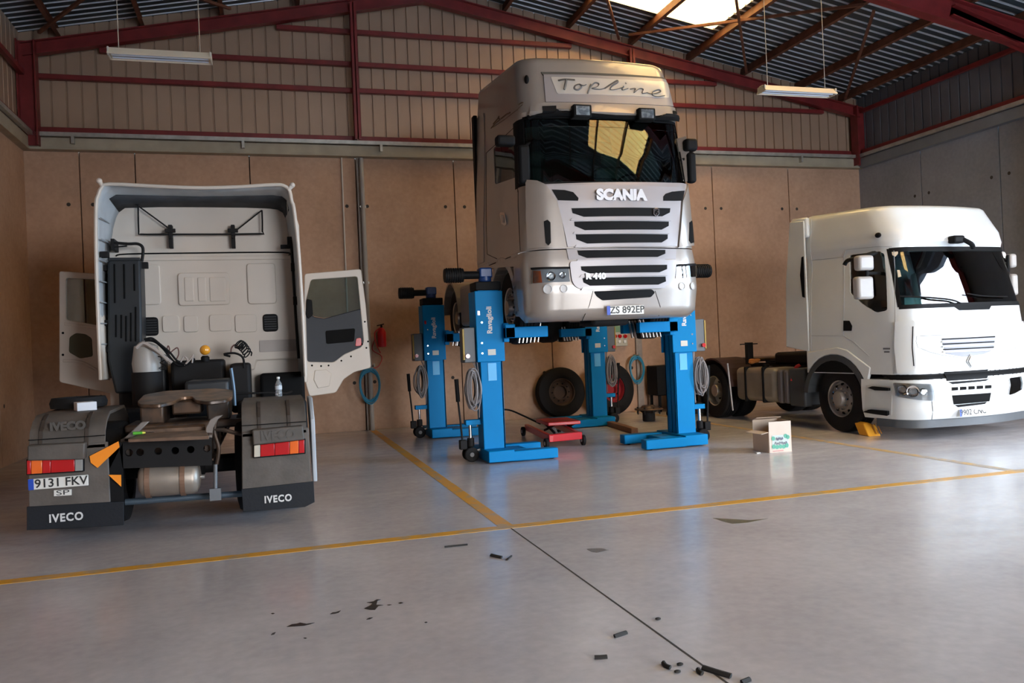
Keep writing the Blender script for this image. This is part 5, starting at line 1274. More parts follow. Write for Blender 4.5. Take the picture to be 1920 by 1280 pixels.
for sg in (-1, 1):
    mb = MB(); a0 = math.asin(.41 / .60); mb.prism([rl(sg * 1.222, 1.70 - .605 * math.cos(a), .52 + .605 * math.sin(a)) for a in [a0 + (PI - 2 * a0) * i / 14 for i in range(15)]], rcab.M.to_3x3() @ Vector((sg * .006, 0, 0))); ob('arch_liner', mb, M_SEAM, rr)
h = rcab.hit(1647, 441); mb = MB(); mb.sphere(rcab.at(h[0], h[1], .01), .055, sc=(.6, 1, .7)); ob('marker_lamp', mb, M_BLK, rr, smooth=True)
# mirrors
def rmir(boxes, dep, yy, arms, m=None):
    r_ = None; m = m or mat('mirror_housing_grey_white', (.40, .38, .36), .4)
    for a, b_ in boxes:
        A, B = at(*a, y=yy), at(*b_, y=yy); mb = MB(); mb.box(A.x, B.x, yy, yy + dep, B.z, A.z)
        if r_ is None: r_ = ob('side_mirror', mb, m, rr, bevel=.04, seg=3)
        else: ob('mirror_head', mb, m, r_, bevel=.04, seg=3)
    mb = MB()
    for p in arms: mb.tube(p, .025, smooth=1)
    ob('mirror_arm', mb, M_BLK, r_)
yy = 9.62
rmir([((1611, 478), (1641, 506)), ((1609, 518), (1641, 560))], .14, yy, [[at(1625, 480, y=yy + .07), at(1625, 556, y=yy + .07)], [at(1625, 512, y=yy + .07), at(1650, 512, y=yy + .3)]])
mb = MB(); mb.tube([at(1583, 497, y=yy + .4), at(1590, 488, y=yy + .35), at(1612, 483, y=yy + .15), at(1640, 474, y=yy + .3)], .05, rr=.03); ob('mirror_arm', mb, M_BLK, rr, smooth=True)
rmir([((1895, 475), (1909, 501)), ((1897, 513), (1912, 553))], .12, 9.75, [[at(1890, 478, y=9.8), at(1890, 555, y=9.8)], [at(1890, 490, y=9.8), at(1880, 485, y=10.0)]])
# wipers and the object on the visor
mb = MB(); h0 = [rcab.hit(*p) for p in ((1688, 556), (1740, 559), (1780, 563), (1797, 569))]; mb.tube([rcab.at(*p, .03) for p in h0], .012); ob('wiper', mb, M_BLK, rr, smooth=True)
mb = MB(); h0 = [rcab.hit(*p) for p in ((1809, 551), (1845, 556), (1885, 557))]; mb.tube([rcab.at(*p, .03) for p in h0], .008); ob('wiper', mb, M_BLK, rr, smooth=True)
h = rcab.hit(1790, 451); c_ = rcab.at(h[0], h[1], .02); mb = MB(); mb.box(c_.x - .12, c_.x + .08, c_.y - .10, c_.y + .04, c_.z - .05, c_.z + .06); kb = ob('front_mirror', mb, M_BLK, rr, bevel=.03, seg=3)
mb = MB(); mb.tube([c_ + Vector((.05, -.08, -.0)), c_ + Vector((.14, -.13, -.07)), c_ + Vector((.2, -.1, -.12))], .035); ob('mirror_arm', mb, M_BLK, kb, smooth=True)
# chassis, tank, boxes
mb = MB()
for sx in (-.4, .36): mb.box(sx, sx + .04, .8, 6.1, .72, .98, rcab.M)
for yy in (2.6, 3.6, 4.6, 6.0): mb.box(-.4, .4, yy, yy + .08, .75, .95, rcab.M)
ob('chassis_frame', mb, M_BLKM, rr)
lbox(-.6, .6, .9, 2.2, .45, 1.15, 'engine_block', M_BLKM, bev=.05)
mb = MB(); mb.cyl(rl(-1, 1.70, .5), rl(1, 1.70, .5), .06); mb.cyl(rl(-1, 5.0, .52), rl(1, 5.0, .52), .09); mb.sphere(rl(0, 5, .5), .23); ob('axle', mb, M_BLKM, rr, smooth=True)
mb = MB(); mb.box(-1.19, -.62, 3.15, 4.30, .38, .98, rcab.M); tk = ob('fuel_tank', mb, mat('dull_aluminium_tank', (.34, .31, .27), .42, .5, var=.2), rr, bevel=.10, seg=4)
for yy in (3.45, 3.95): lbox(-1.205, -.60, yy, yy + .06, .365, .995, 'tank_strap', M_BLK, tk, bev=.02)
lbox(-1.19, -.65, 2.98, 3.12, .38, .95, 'ribbed_cover', mat('grey_ribbed_cover', (.13, .12, .13), .5), bev=.04); lbox(-1.19, -.65, 2.82, 2.95, .38, .95, 'ribbed_cover', mat('grey_ribbed_cover', (.13, .12, .13)), bev=.04)
lbox(-1.19, -.62, 2.42, 2.80, .35, .98, 'battery_box', mat('dark_battery_box', (.045, .05, .055), .45), bev=.03)
mb = MB(); mb.cyl(rl(-.95, 3.7, .97), rl(-.95, 3.7, 1.03), .06); ob('filler_cap', mb, M_BLK, tk, smooth=True)
mb = MB(); N = 14
for sg in (-1, 1):
    mb = MB()
    for i in range(N):
        a0, a1 = PI * (.05 + .9 * i / N), PI * (.05 + .9 * (i + 1) / N)
        mb.prism([rl(sg * 1.22, 5.0 - r * math.cos(a), .52 + r * math.sin(a)) for r, a in ((.60, a0), (.63, a0), (.63, a1), (.60, a1))], rcab.M.to_3x3() @ Vector((-sg * .6, 0, 0)))
    ob('rear_mudguard', mb, mat('brown_black_guard', (.05, .025, .025), .5), rr)
    lbox(min(sg * 1.22, sg * .62), max(sg * 1.22, sg * .62), 5.72, 5.74, .28, 1.0, 'mud_flap', M_BLK, bev=.004)
lbox(-.38, .38, 2.5, 4.2, .98, 1.22, 'gearbox_cover', M_BLKM, bev=.06)
lbox(-.45, .45, 4.5, 5.4, 1.05, 1.12, 'fifth_wheel', M_GREASE, bev=.03)
a, b_ = rl(-.75, 4.05, .95), rl(-.75, 4.05, 1.42)
mb = MB(); A = at(1399, 642, y=13.3); B = at(1410, 672, y=13.3); mb.box(A.x, B.x, 13.25, 13.35, B.z - .1, A.z); mb.box(A.x - .12, B.x + .12, 13.28, 13.32, A.z - .04, A.z - .02); ob('work_lamp_bracket', mb, M_BLKM, rr)
mb = MB(); h0 = [(1500, 684), (1494, 687), (1489, 698), (1486, 714)]; mb.tube([at(*p, y=11.85) for p in h0], .03, rr=.008); ob('ratchet_strap', mb, mat('red_webbing', (.55, .02, .03), .7), rr)
mb = MB()
for i in range(6): mb.sphere(at(1417 + random.uniform(-8, 8), 679 + random.uniform(-5, 5), y=13.1), .055, n=8, sc=(1.2, 1, .5))
ob('rag', mb, mat('orange_brown_cloth', (.45, .16, .03), .9), rr, smooth=True)
mb = MB(); mb.cyl(at(1374, 769, y=12.75), at(1364, 681, y=12.75), .016, n=10); ob('loose_rod', mb, mat('grey_rod', (.35, .33, .32), .4, .4), rr, smooth=True, ang=40)  # loose bar kept with the lorry, not one of its own parts
# ------------------------------------------------------------------ four mobile column lifts
M_BLUE = mat('lift_blue_paint', (0.0, 0.215, 0.52), 0.5, var=.06, spec=.12)
M_BLUED = mat('dark_blue_gearbox', (0.01, 0.05, 0.20), .4)
M_CABLE = mat('grey_cable_sheath', (0.26, 0.24, 0.24), .5)
def lift(sg, x0, yc, label):
    """sg = +1: forks reach towards +x. x0 = outer face of the column"""
    X = lambda a: x0 + sg * a
    def bx(mb, a, b_, y0, y1, z0, z1): return mb.box(min(X(a), X(b_)), max(X(a), X(b_)), y0, y1, z0, z1)
    t = thing('column_lift', label, 'vehicle lift', (X(.17), yc, 0), 'blue column lifts under the silver-beige lorry')
    mb = MB(); bx(mb, .02, .33, yc - .15, yc - .11, .16, 2.36); bx(mb, .02, .33, yc + .11, yc + .15, .16, 2.36); bx(mb, .02, .07, yc - .12, yc + .12, .16, 2.36); bx(mb, .30, .33, yc - .15, yc - .02, .16, 2.36); bx(mb, .30, .33, yc + .02, yc + .15, .16, 2.36)
    col = ob('column', mb, M_BLUE, t, bevel=.008)
    mb = MB(); bx(mb, .05, .28, yc - .10, yc + .10, .1, 2.2); ob('screw_housing', mb, M_BLUED, col)
    mb = MB(); bx(mb, -.01, .35, yc - .17, yc + .17, 2.34, 2.46); ob('top_cap', mb, M_BLK, t, bevel=.012)
    # carriage with two fork arms
    mb = MB(); bx(mb, -.03, .36, yc - .19, yc - .16, 1.36, 2.33); bx(mb, -.03, .36, yc + .16, yc + .19, 1.36, 2.33); bx(mb, -.03, .01, yc - .17, yc + .17, 1.36, 2.33)
    bx(mb, .34, .42, yc - .24, yc + .24, 1.62, 1.88); car = ob('carriage', mb, M_BLUE, t, bevel=.008)
    for s in (-1, 1):
        mb = MB(); ya, yb = sorted((yc + s * .34, yc + s * .22)); bx(mb, .34, .95, ya, yb, 1.67, 1.82); bx(mb, .34, .48, ya, yb, 1.67, 1.86)
        fk = ob('fork', mb, M_BLUE, car, bevel=.01)
        mb = MB()
        for i in range(6):
            xx = X(.56 + i * .055); mb.prism([(xx, yc + s * .21, 1.60), (xx + .012, yc + s * .21, 1.60), (xx + .05 * sg + .012, yc + s * .21, 1.86), (xx + .05 * sg, yc + s * .21, 1.86)], (0, -s * .06, 0))
        ob('support_spring', mb, M_ALU, fk)['kind'] = 'stuff'
    mb = MB()
    for (a, z) in ((.04, 1.48), (.04, 1.62), (.05, 1.9)): mb.cyl((X(a), yc - .198, z), (X(a), yc - .188, z), .012, n=8)
    ob('bolt', mb, M_CHROME, car)['kind'] = 'stuff'
    # base: rear beam along y and two legs
    mb = MB(); bx(mb, 0, .36, yc - .46, yc + .46, .02, .17); base = ob('base_beam', mb, M_BLUE, t, bevel=.01)
    for s in (-1, 1):
        ya, yb = sorted((yc + s * .46, yc + s * .28)); mb = MB(); bx(mb, .34, .98, ya, yb, .015, .15)
        lg = ob('base_leg', mb, M_BLUE, t, bevel=.012)
        mb = MB(); mb.cyl((X(.90), ya + .03, .045), (X(.90), yb - .03, .045), .045); ob('roller', mb, M_BLK, lg, smooth=True)
    mb = MB(); bx(mb, .33, .62, yc + .02 - .2, yc + .2, .02, .14); ob('foot_plate', mb, M_BLUE, base, bevel=.01)
    # drive on top
    mb = MB(); mb.cyl((X(.17), yc, 2.46), (X(.17), yc, 2.56), .09); bx(mb, .08, .26, yc - .09, yc + .09, 2.52, 2.66); gb = ob('gearbox', mb, M_BLUED, t, bevel=.02)
    mb = MB(); mb.cyl((X(.10), yc, 2.565), (X(-.14), yc, 2.565), .055); mb.cyl((X(-.14), yc, 2.565), (X(-.40), yc, 2.565), .095)
    mt = ob('motor', mb, M_BLK, t, smooth=True, ang=40)
    mb = MB()
    for i in range(7): mb.cyl((X(-.17 - i * .032), yc, 2.565), (X(-.182 - i * .032), yc, 2.565), .104, n=24)
    ob('cooling_fin', mb, M_BLKM, mt)['kind'] = 'stuff'
    # control box, stop button
    mb = MB(); bx(mb, -.20, -.04, yc - .14, yc + .12, 1.36, 1.84); cb = ob('control_box', mb, mat('grey_control_box', (.10, .11, .12), .5), t, bevel=.012)
    mb = MB(); bx(mb, -.215, -.195, yc - .15, yc - .10, 1.40, 1.82); ob('warning_strip', mb, mat('dull_yellow_strip', (.40, .26, .03), .5), cb)
    mb = MB(); mb.cyl((X(-.16), yc - .14, 1.45), (X(-.16), yc - .18, 1.45), .03); ob('stop_button', mb, M_REDL, cb, smooth=True)
    mb = MB(); mb.box(X(-.0) - .004 if sg > 0 else X(0) - .03, X(-.0) + .03 if sg > 0 else X(0) + .004, yc - .195, yc - .189, 2.0, 2.06); ob('round_button', mb, M_REDL, car)
    # stickers and lettering on the camera side
    mb = MB(); bx(mb, .12, .23, yc - .194, yc - .190, 1.45, 1.53); ob('sticker', mb, mat('pale_sticker', (.62, .62, .55), .5), car)
    mb = MB(); bx(mb, .12, .24, yc - .156, yc - .151, 1.10, 1.34); ob('sticker', mb, mat('light_blue_sticker', (.10, .48, .85), .5), col)
    M = Matrix.Translation((X(.16), yc - .193, 1.93)) @ Matrix.Rotation(PI / 2, 4, 'X') @ Matrix.Rotation(PI / 2, 4, 'Z')
    ob('maker_lettering', text_mb('Ravaglioli', .10, M, depth=.001, bold=.003), mat('white_lettering', (.72, .72, .70)), car)
    # cable coil on a hook
    mb = MB()
    for i in range(20):
        a = .035 + .085 * random.random(); h_ = .17 + .12 * random.random(); cx = X(-.10) + random.uniform(-.02, .02); cy = yc - .05 - i * .008; cz = 1.0 + random.uniform(-.02, .02)
        mb.tube([(cx + a * math.cos(q + .3), cy + .01 * math.sin(2 * q), cz + h_ * math.sin(q + .3)) for q in [2 * PI * k / 14 for k in range(14)]], .009, n=5, smooth=2, closed=True)
    ob('cable_coil', mb, M_CABLE, t, smooth=True)['kind'] = 'stuff'
    mb = MB(); mb.tube([(X(-.06), yc - .05, 1.36), (X(-.03), yc - .08, 1.25), (X(-.07), yc - .1, 1.18)], .012); mb.tube([(X(-.02), yc - .1, 1.4), (X(.0), yc - .12, 1.0), (X(-.02), yc - .1, .6)], .009)
    ob('cable_tail', mb, M_CABLE, t, smooth=True)
    # pump unit, tow bar and wheels
    mb = MB(); bx(mb, -.20, .02, yc - .06, yc + .06, .50, .57); br = ob('pump_bracket', mb, M_BLUE, t, bevel=.006)
    mb = MB(); mb.cyl((X(-.13), yc, .50), (X(-.13), yc, .22), .022); ob('pump_rod', mb, M_CHROME, br, smooth=True)
    mb = MB(); mb.cyl((X(-.13), yc, .32), (X(-.13), yc, .20), .05); mb.box(X(-.24) - .05, X(-.24) + .05, yc - .05, yc + .05, .17, .30); ob('pump_body', mb, M_BLKM, br, bevel=.01)
    mb = MB(); mb.tube([(X(-.25), yc - .02, .27), (X(-.27), yc - .02, .6), (X(-.29), yc - .02, .85)], .014, smooth=2); tb = ob('tow_handle', mb, M_BLKM, t, smooth=True)
    mb = MB(); mb.cyl((X(-.288), yc - .02, .83), (X(-.30), yc - .02, 1.14), .028, .03); ob('handle_grip', mb, M_BLK, tb, smooth=True)
    for (a, dy, r) in ((-.14, -.07, .10), (-.14, .07, .10)):
        mb = MB(); mb.cyl((X(a), yc + dy - .03, r), (X(a), yc + dy + .03, r), r, n=24); wh = ob('castor_wheel', mb, M_TYRE, t, bevel=.012)
        mb = MB(); mb.cyl((X(a), yc + dy - .035, r), (X(a), yc + dy + .035, r), .03); ob('wheel_hub', mb, mat('dull_hub', (.14, .14, .14), .5), wh, smooth=True)
    mb = MB(); mb.bar((X(-.14), yc, .12), (X(.02), yc, .15), .03, .03); ob('axle_bar', mb, M_GALV, t)
    return t
lift(1, 2.77, 11.08, 'blue column lift nearest the camera, at the front left wheel of the raised lorry')
lift(-1, 6.05, 11.08, 'blue column lift at the front right wheel, left of the brown cardboard box')
lift(1, 2.67, 14.5, 'blue column lift at the rear left wheel, right of the red extinguisher')
lift(-1, 6.10, 14.5, 'blue column lift at the rear right wheel, between the two spare lorry wheels')
# ------------------------------------------------------------------ smaller things
def lampfix(px0, py0, px1, y, z, label, L=1.27):
    a, b_ = at(px0, py0, y=y), at(px1, py0 + (px1 - px0) * .04, y=y); x0, x1 = a.x, b_.x
    t = thing('hanging_light', label, 'light', ((x0 + x1) / 2, y, z), 'hanging strip lights')
    mb = MB(); mb.prism([(x0, y - .04, z + .10), (x0, y + .04, z + .10), (x0, y + .13, z), (x0, y + .12, z - .005), (x0, y + .035, z + .09), (x0, y - .035, z + .09), (x0, y - .12, z - .005), (x0, y - .13, z)], (x1 - x0, 0, 0))
    ob('reflector', mb, mat('white_enamel_reflector', (.88, .78, .62), .4), t)
    for yy in (y - .05, y + .05):
        mb = MB(); mb.cyl((x0 + .04, yy, z + .01), (x1 - .04, yy, z + .01), .016); ob('tube', mb, mat('unlit_tube_glass', (.62, .68, .78), .2, coat=.5), t, smooth=True)
    for xx in (x0, x1 - .02): ob('end_cap', MB().box(xx, xx + .02, y - .1, y + .1, z - .01, z + .09), mat('pale_end_cap', (.55, .52, .45), .5), t)
    for xx in (x0 + .12, x1 - .14):
        mb = MB(); mb.cyl((xx, y, z + .1), (xx, y, roof_z(xx) - .02), .006, n=6); ob('suspension_chain', mb, M_GALV, t)
    return t
lampfix(203, 97, 397, 11.2, 5.38, 'long white strip light hanging above the white lorry with open doors')
lampfix(1427, 170, 1561, 11.2, 5.36, 'white strip light hanging from thin wires, between the raised lorry and the right corner')

# fire extinguisher, its hose, on the back wall
e = thing('fire_extinguisher', 'red fire extinguisher hanging on the back wall left of the lifts', 'fire extinguisher', (2.15, 16.40, 1.35))
c_ = at(716, 633, y=16.40); mb = MB(); mb.lathe((c_.x, 16.40, c_.z - .19), (0, 0, 1), [(0, 0), (.08, .01), (.085, .04), (.085, .30), (.06, .36), (.025, .39), (0, .39)], n=24); ob('cylinder', mb, mat('signal_red_paint', (.55, .004, .012), .35), e, smooth=True, ang=60)
mb = MB(); mb.cyl((c_.x, 16.40, c_.z + .19), (c_.x, 16.40, c_.z + .25), .02); mb.bar((c_.x - .09, 16.38, c_.z + .24), (c_.x + .05, 16.38, c_.z + .27), .02); ob('valve', mb, M_BLK, e)
mb = MB(); mb.tube([(c_.x - .03, 16.36, c_.z + .2), (c_.x - .14, 16.36, c_.z + .1), (c_.x - .12, 16.36, c_.z - .12), (c_.x - .04, 16.37, c_.z - .3)], .01); ob('discharge_hose', mb, mat('signal_red_paint', (.62, .015, .015)), e, smooth=True)
mb = MB(); mb.box(c_.x - .03, c_.x + .03, 16.46, 16.53, c_.z + .02, c_.z + .12); ob('wall_bracket', mb, M_BLKM, e)
mb = MB(); mb.tube([at(*p, y=16.5) for p in ((704, 634), (698, 655), (716, 668), (710, 686), (700, 690))], .008); tag(ob('red_hose', mb, mat('signal_red_paint', (.62, .015, .015)), None, smooth=True), 'thin red hose hanging loosely on the wall below the fire extinguisher', 'hose')
# blue hoses coiled on the wall posts
def coil(cx, cy, rw, rh, y, label):
    o_ = at(cx, cy, y=y); sx = abs(at(cx + rw, cy, y=y).x - o_.x); sz = abs(at(cx, cy + rh, y=y).z - o_.z); mb = MB()
    pts = []
    N = 7 * 18
    for i in range(N):
        a = 2 * PI * i / 18 + PI / 2; k = i // 18
        r = 1 - .05 * (k % 3) + .012 * math.sin(3 * a + k)
        pts.append((o_.x + sx * r * math.cos(a) * (1 + .1 * math.sin(a)), y - .015 - .014 * (k % 4), o_.z + sz * r * math.sin(a) - .01 * k))
    mb.tube(pts, .011, n=7, smooth=2); return tag(ob('coiled_air_hose', mb, mat('blue_hose_rubber', (.03, .26, .42), .45), smooth=True), label, 'hose', 'blue air hoses coiled on the back wall')
hose_a = coil(693, 720, 19, 31, 16.33, 'blue air hose coiled on the wall, beside the open right door of the left lorry')
hose_b = coil(1193, 690, 13, 24, 16.36, 'blue air hose coiled on the wall behind the lifts, under the raised lorry')
for hz, xx, zz in ((hose_a, 2.0, 1.27), (hose_b, 7.68, 1.23)):
    mb = MB(); mb.tube([(xx, 16.535, zz), (xx, 16.40, zz), (xx, 16.26, zz - .01), (xx, 16.24, zz + .05)], .014, smooth=2); ob('wall_hook', mb, M_GALV, hz, smooth=True)
# socket panel
p_ = at(1159, 629, y=16.45); t = thing('socket_board', 'cream electrical board with three red sockets on the back wall behind the lifts', 'electrical board', (p_.x, 16.5, p_.z))
a, b_ = at(1144, 606, y=16.45), at(1176, 648, y=16.45); mb = MB(); mb.box(a.x, b_.x, 16.42, 16.53, b_.z, a.z); bd = ob('board', mb, mat('cream_board', (.55, .50, .38), .5), t, bevel=.01)
a, b_ = at(1152, 611, y=16.41), at(1170, 622, y=16.41); mb = MB(); mb.box(a.x, b_.x, 16.40, 16.43, b_.z, a.z); ob('switch_cover', mb, mat('green_cover', (.16, .30, .16), .4), bd, bevel=.005)
for px in (1152, 1161, 1171):
    c_ = at(px, 629.5, y=16.42); mb = MB(); mb.cyl(c_, c_ + Vector((0, -.05, -.01)), .038, .042); s_ = ob('red_socket', mb, M_REDL, bd, smooth=True, ang=40)
    c_ = at(px, 640, y=16.42); mb = MB(); mb.box(c_.x - .03, c_.x + .03, c_.y - .03, c_.y, c_.z - .03, c_.z + .03); ob('socket', mb, M_PLATE, bd, bevel=.006)
# conduits on the wall
mb = MB(); mb.cyl((1.55, 16.50, 2.3), (1.56, 16.50, 5.42), .016, n=10); tag(ob('conduit', mb, mat('pale_conduit', (.66, .60, .52), .4)), 'thin pale conduit running down the wall above the open right door', 'conduit')
mb = MB(); mb.cyl((1.93, 16.40, .0), (1.93, 16.40, 5.38), .045, n=16); pp = ob('drain_pipe', mb, mat('grey_downpipe', (.36, .33, .30), .5), smooth=True); tag(pp, 'grey pipe running down the wall from the beam beside the first blue hose', 'pipe')
mb = MB()
for z in (1.2, 2.9, 4.4): mb.box(1.87, 1.99, 16.39, 16.47, z, z + .04)
ob('pipe_clip', mb, M_GALV, pp)['kind'] = 'stuff'

# spare wheels against the wall
def spare(cx, cz_r, y, name, label, rimm, ang=0, tilt=.10):
    t = thing(name, label, 'wheel', (cx, y, 0), 'spare lorry wheels against the back wall', rz=0)
    R = cz_r; M = Matrix.Translation((cx, y, 0)) @ Matrix.Rotation(ang, 4, 'Z') @ Matrix.Rotation(-tilt, 4, 'X') @ Matrix.Translation((0, 0, R * 1.0 + .015))
    mb = MB(); r = .29; w_ = .30
    mb.lathe((0, 0, 0), (0, -1, 0), [(r, -w_ / 2), (R * .8, -w_ / 2), (R * .97, -w_ * .43), (R, -w_ * .3), (R, -.02), (R - .012, -.015), (R - .012, .015), (R, .02), (R, w_ * .3), (R * .97, w_ * .43), (R * .8, w_ / 2), (R * .65, w_ / 2 + .008), (r, w_ / 2 - .02)], n=48, close=True); mb.b.transform(M); ob('tyre', mb, M_TYRE, t, smooth=True, ang=45)
    mb = MB(); mb.lathe((0, 0, 0), (0, -1, 0), [(.29, -.12), (.288, .11), (.27, .12), (.262, .02), (.23, -.02), (.15, .03), (.14, .03), (.138, -.06), (0, -.065)], n=40); mb.b.transform(M); rm = ob('rim', mb, rimm, t, smooth=True, ang=30)
    mb = MB()
    for i in range(10):
        a = 2 * PI * i / 10; mb.cyl((.185 * math.cos(a), .0, .185 * math.sin(a)), (.185 * math.cos(a), -.045, .185 * math.sin(a)), .014, n=6)
    mb.b.transform(M); ob('wheel_nut', mb, M_BLKM, rm)['kind'] = 'stuff'
    return t
spare(5.83, .52, 16.18, 'spare_wheel', 'black spare lorry wheel with a rusty brown rim leaning on the wall', mat('rusty_rim', (.16, .10, .07), .6, .3))
spare(6.88, .54, 15.95, 'spare_wheel', 'spare lorry wheel with a red rim standing behind the rear right column lift', mat('dark_red_rim', (.30, .02, .025), .5), ang=.25)
# red wheel dolly (low scissor table on castors)
t = thing('trolley_jack', 'low red trolley jack with small wheels on the floor between the lifts', 'jack', (4.55, 12.75, 0))
MR = mat('signal_red_paint', (.62, .015, .015))
P = lambda px, py, z: at(px, py, z=z)
A, B = P(1030, 829, .10), P(1092, 823, .10); C_, D_ = P(984, 806, .10), P(1045, 800, .10)
mb = MB(); mb.prism([A, B, B + Vector((0, .10, 0)), A + Vector((0, .10, 0))], (0, 0, .11)); ob('front_beam', mb, MR, t, bevel=.008)
mb = MB(); mb.prism([A, A + Vector((.07, 0, 0)), C_ + Vector((.07, 0, 0)), C_], (0, 0, .10)); ob('side_frame', mb, MR, t, bevel=.008)
mb = MB(); mb.prism([B - Vector((.07, 0, 0)), B, D_, D_ - Vector((.07, 0, 0))], (0, 0, .10)); ob('side_frame', mb, MR, t, bevel=.008)
e_ = [P(1003, 800, .28), P(1042, 807, .28), P(1077, 803, .28), P(1066, 791, .28), P(1008, 790, .28)]
zt_ = .30
q = [Vector((4.28, 12.55, zt_)), Vector((4.82, 12.5, zt_)), Vector((4.86, 13.25, zt_)), Vector((4.32, 13.3, zt_))]
mb = MB(); mb.prism([v - Vector((0, 0, .055)) for v in q], (0, 0, .055)); ob('platform', mb, MR, t, bevel=.01)
mb = MB(); mb.bar((4.4, 12.6, .12), (4.4, 13.1, .25), .03); mb.bar((4.75, 12.6, .12), (4.75, 13.1, .25), .03); mb.bar((4.4, 13.1, .12), (4.4, 12.6, .25), .03); mb.bar((4.75, 13.1, .12), (4.75, 12.6, .25), .03); ob('scissor_arm', mb, M_BLKM, t)
for v in (A + Vector((-.03, .05, 0)), B + Vector((.03, .05, 0)), C_ + Vector((-.03, 0, 0)), D_ + Vector((.03, 0, 0))):
    mb = MB(); mb.cyl((v.x - .025, v.y, .08), (v.x + .025, v.y, .08), .08, n=24); wv = ob('wheel', mb, M_TYRE, t, bevel=.01)
    mb = MB(); mb.cyl((v.x - .03, v.y, .08), (v.x + .03, v.y, .08), .03, n=16); ob('wheel_hub', mb, M_GALV, wv, smooth=True)
mb = MB(); mb.tube([(C_.x + .25, C_.y - .1, .2), (C_.x + .05, C_.y + .25, .33), (C_.x - .12, C_.y + .5, .42), (C_.x - .35, C_.y + .55, .44)], .016); ob('handle', mb, M_BLKM, t, smooth=True)
# timber, brake drum, tools
mb = MB(); a, b_ = at(1143, 792, z=.06), at(1190, 806, z=.06); mb.bar((a.x, a.y, .045), (b_.x, b_.y, .045), .12, .09); tag(ob('timber_block', mb, mat('old_timber', (.22, .11, .06), .8, bump=.3), bevel=.008), 'short length of old brown timber on the floor behind the lifts', 'timber')
t = thing('brake_drum', 'black wheel hub with a flat disc standing on the floor, near the second blue hose', 'wheel hub', (6.95, 14.4, 0))
c_ = Vector((6.95, 14.4, 0)); mb = MB(); mb.lathe(c_, (0, 0, 1), [(0, 0.0), (.11, 0.0), (.12, .02), (.12, .16), (.16, .19), (.17, .22), (0, .22)], n=28); ob('hub', mb, M_BLKM, t, smooth=True)
mb = MB(); mb.lathe(c_, (0, 0, 1), [(.0, .22), (.26, .22), (.27, .235), (.26, .25), (.16, .255), (.12, .30), (0, .30)], n=32); ob('disc', mb, M_GREASE, t, smooth=True)
mb = MB()
for i in range(8): a = 2 * PI * i / 8; mb.cyl((c_.x + .22 * math.cos(a), c_.y + .22 * math.sin(a), .14), (c_.x + .22 * math.cos(a), c_.y + .22 * math.sin(a), .27), .014, n=8)
ob('stud', mb, M_BLKM, t)['kind'] = 'stuff'
# cardboard box
t = thing('cardboard_box', 'open brown cardboard box with green and blue print on the floor right of the lifts', 'box', (6.45, 9.6, 0))
MC = mat('cardboard', (.52, .40, .30), .75, var=.12)
X0, X1, Y0, Y1, H = 6.30, 6.74, 9.42, 9.78, .40
F0, F1 = at(1443, 849, z=0), at(1495, 848, z=0); L0 = at(1428, 846, z=0)
fx0, fy0, fx1 = F0.x, F0.y, F1.x; bx0, by0 = L0.x + .03, F0.y + .34
q0, q1, q2, q3 = Vector((fx0, fy0, 0)), Vector((fx1, fy0 - .03, 0)), Vector((fx1 + .06, by0, 0)), Vector((fx0 - .02, by0, 0))
H = .41
def wall_(a, b_, h0, h1, m=MC): 
    mb = MB(); n = (b_ - a).cross(Vector((0, 0, 1))).normalized() * .006; mb.prism([a + Vector((0, 0, h0)), b_ + Vector((0, 0, h0)), b_ + Vector((0, 0, h1)), a + Vector((0, 0, h1))], n); return mb
ob('front_side', wall_(q0, q1, .0, H), mat('pale_cardboard', (.66, .56, .47), .7), t); ob('right_side', wall_(q1, q2, 0, H), MC, t); ob('back_side', wall_(q2, q3, 0, H), MC, t); ob('left_side', wall_(q3, q0, 0, H * .66), MC, t)
mb = MB(); mb.prism([q0, q1, q2, q3], (0, 0, .008)); ob('bottom', mb, MC, t)
up = Vector((0, 0, H))
mb = MB(); mb.prism([q2 + up, q3 + up, q3 + up + Vector((0, -.10, .035)), q2 + up + Vector((-.03, -.12, .03))], (0, 0, .006)); ob('flap', mb, MC, t)
lf = Vector((0, 0, H * .66)); mb = MB(); mb.prism([q3 + lf, q0 + lf, q0 + lf + Vector((-.11, -.0, -.02)), q3 + lf + Vector((-.11, 0, -.02))], (0, 0, .006)); ob('flap', mb, mat('pale_cardboard', (.66, .56, .47)), t)
# print on the front
dirx = (q1 - q0); dx = dirx.normalized(); n = Vector((dx.y, -dx.x, 0)) * .004
def pr(u0, v0, u1, v1, m, nm='printed_block'):
    mb = MB(); mb.prism([q0 + dirx * u + Vector((0, 0, H * v)) + n * 1.8 for u, v in ((u0, v0), (u1, v0), (u1, v1), (u0, v1))], n * .4); return ob(nm, mb, m, fs_)
fs_ = [c for c in bpy.data.objects if c.parent == t and c.name.startswith('front_side')][0]
MG = mat('green_print', (.12, .42, .30), .7); MBp = mat('pale_blue_print', (.42, .54, .56), .7, col2=(.56, .60, .56), vscale=30)
pr(.12, .12, .88, .56, MBp)
for u, v in ((.14, .40), (.15, .14), (.30, .12), (.45, .13), (.60, .12), (.74, .15), (.80, .42), (.70, .46)):
    c0 = q0 + dirx * (u + .04) + Vector((0, 0, H * (v + .06))) + n * 2.6; mb = MB(); mb.prism([c0 + dx * (.028 * math.cos(a)) + Vector((0, 0, .030 * math.sin(a))) for a in [2 * PI * i / 7 for i in range(7)]], n * .3); ob('printed_leaf', mb, MG, fs_)
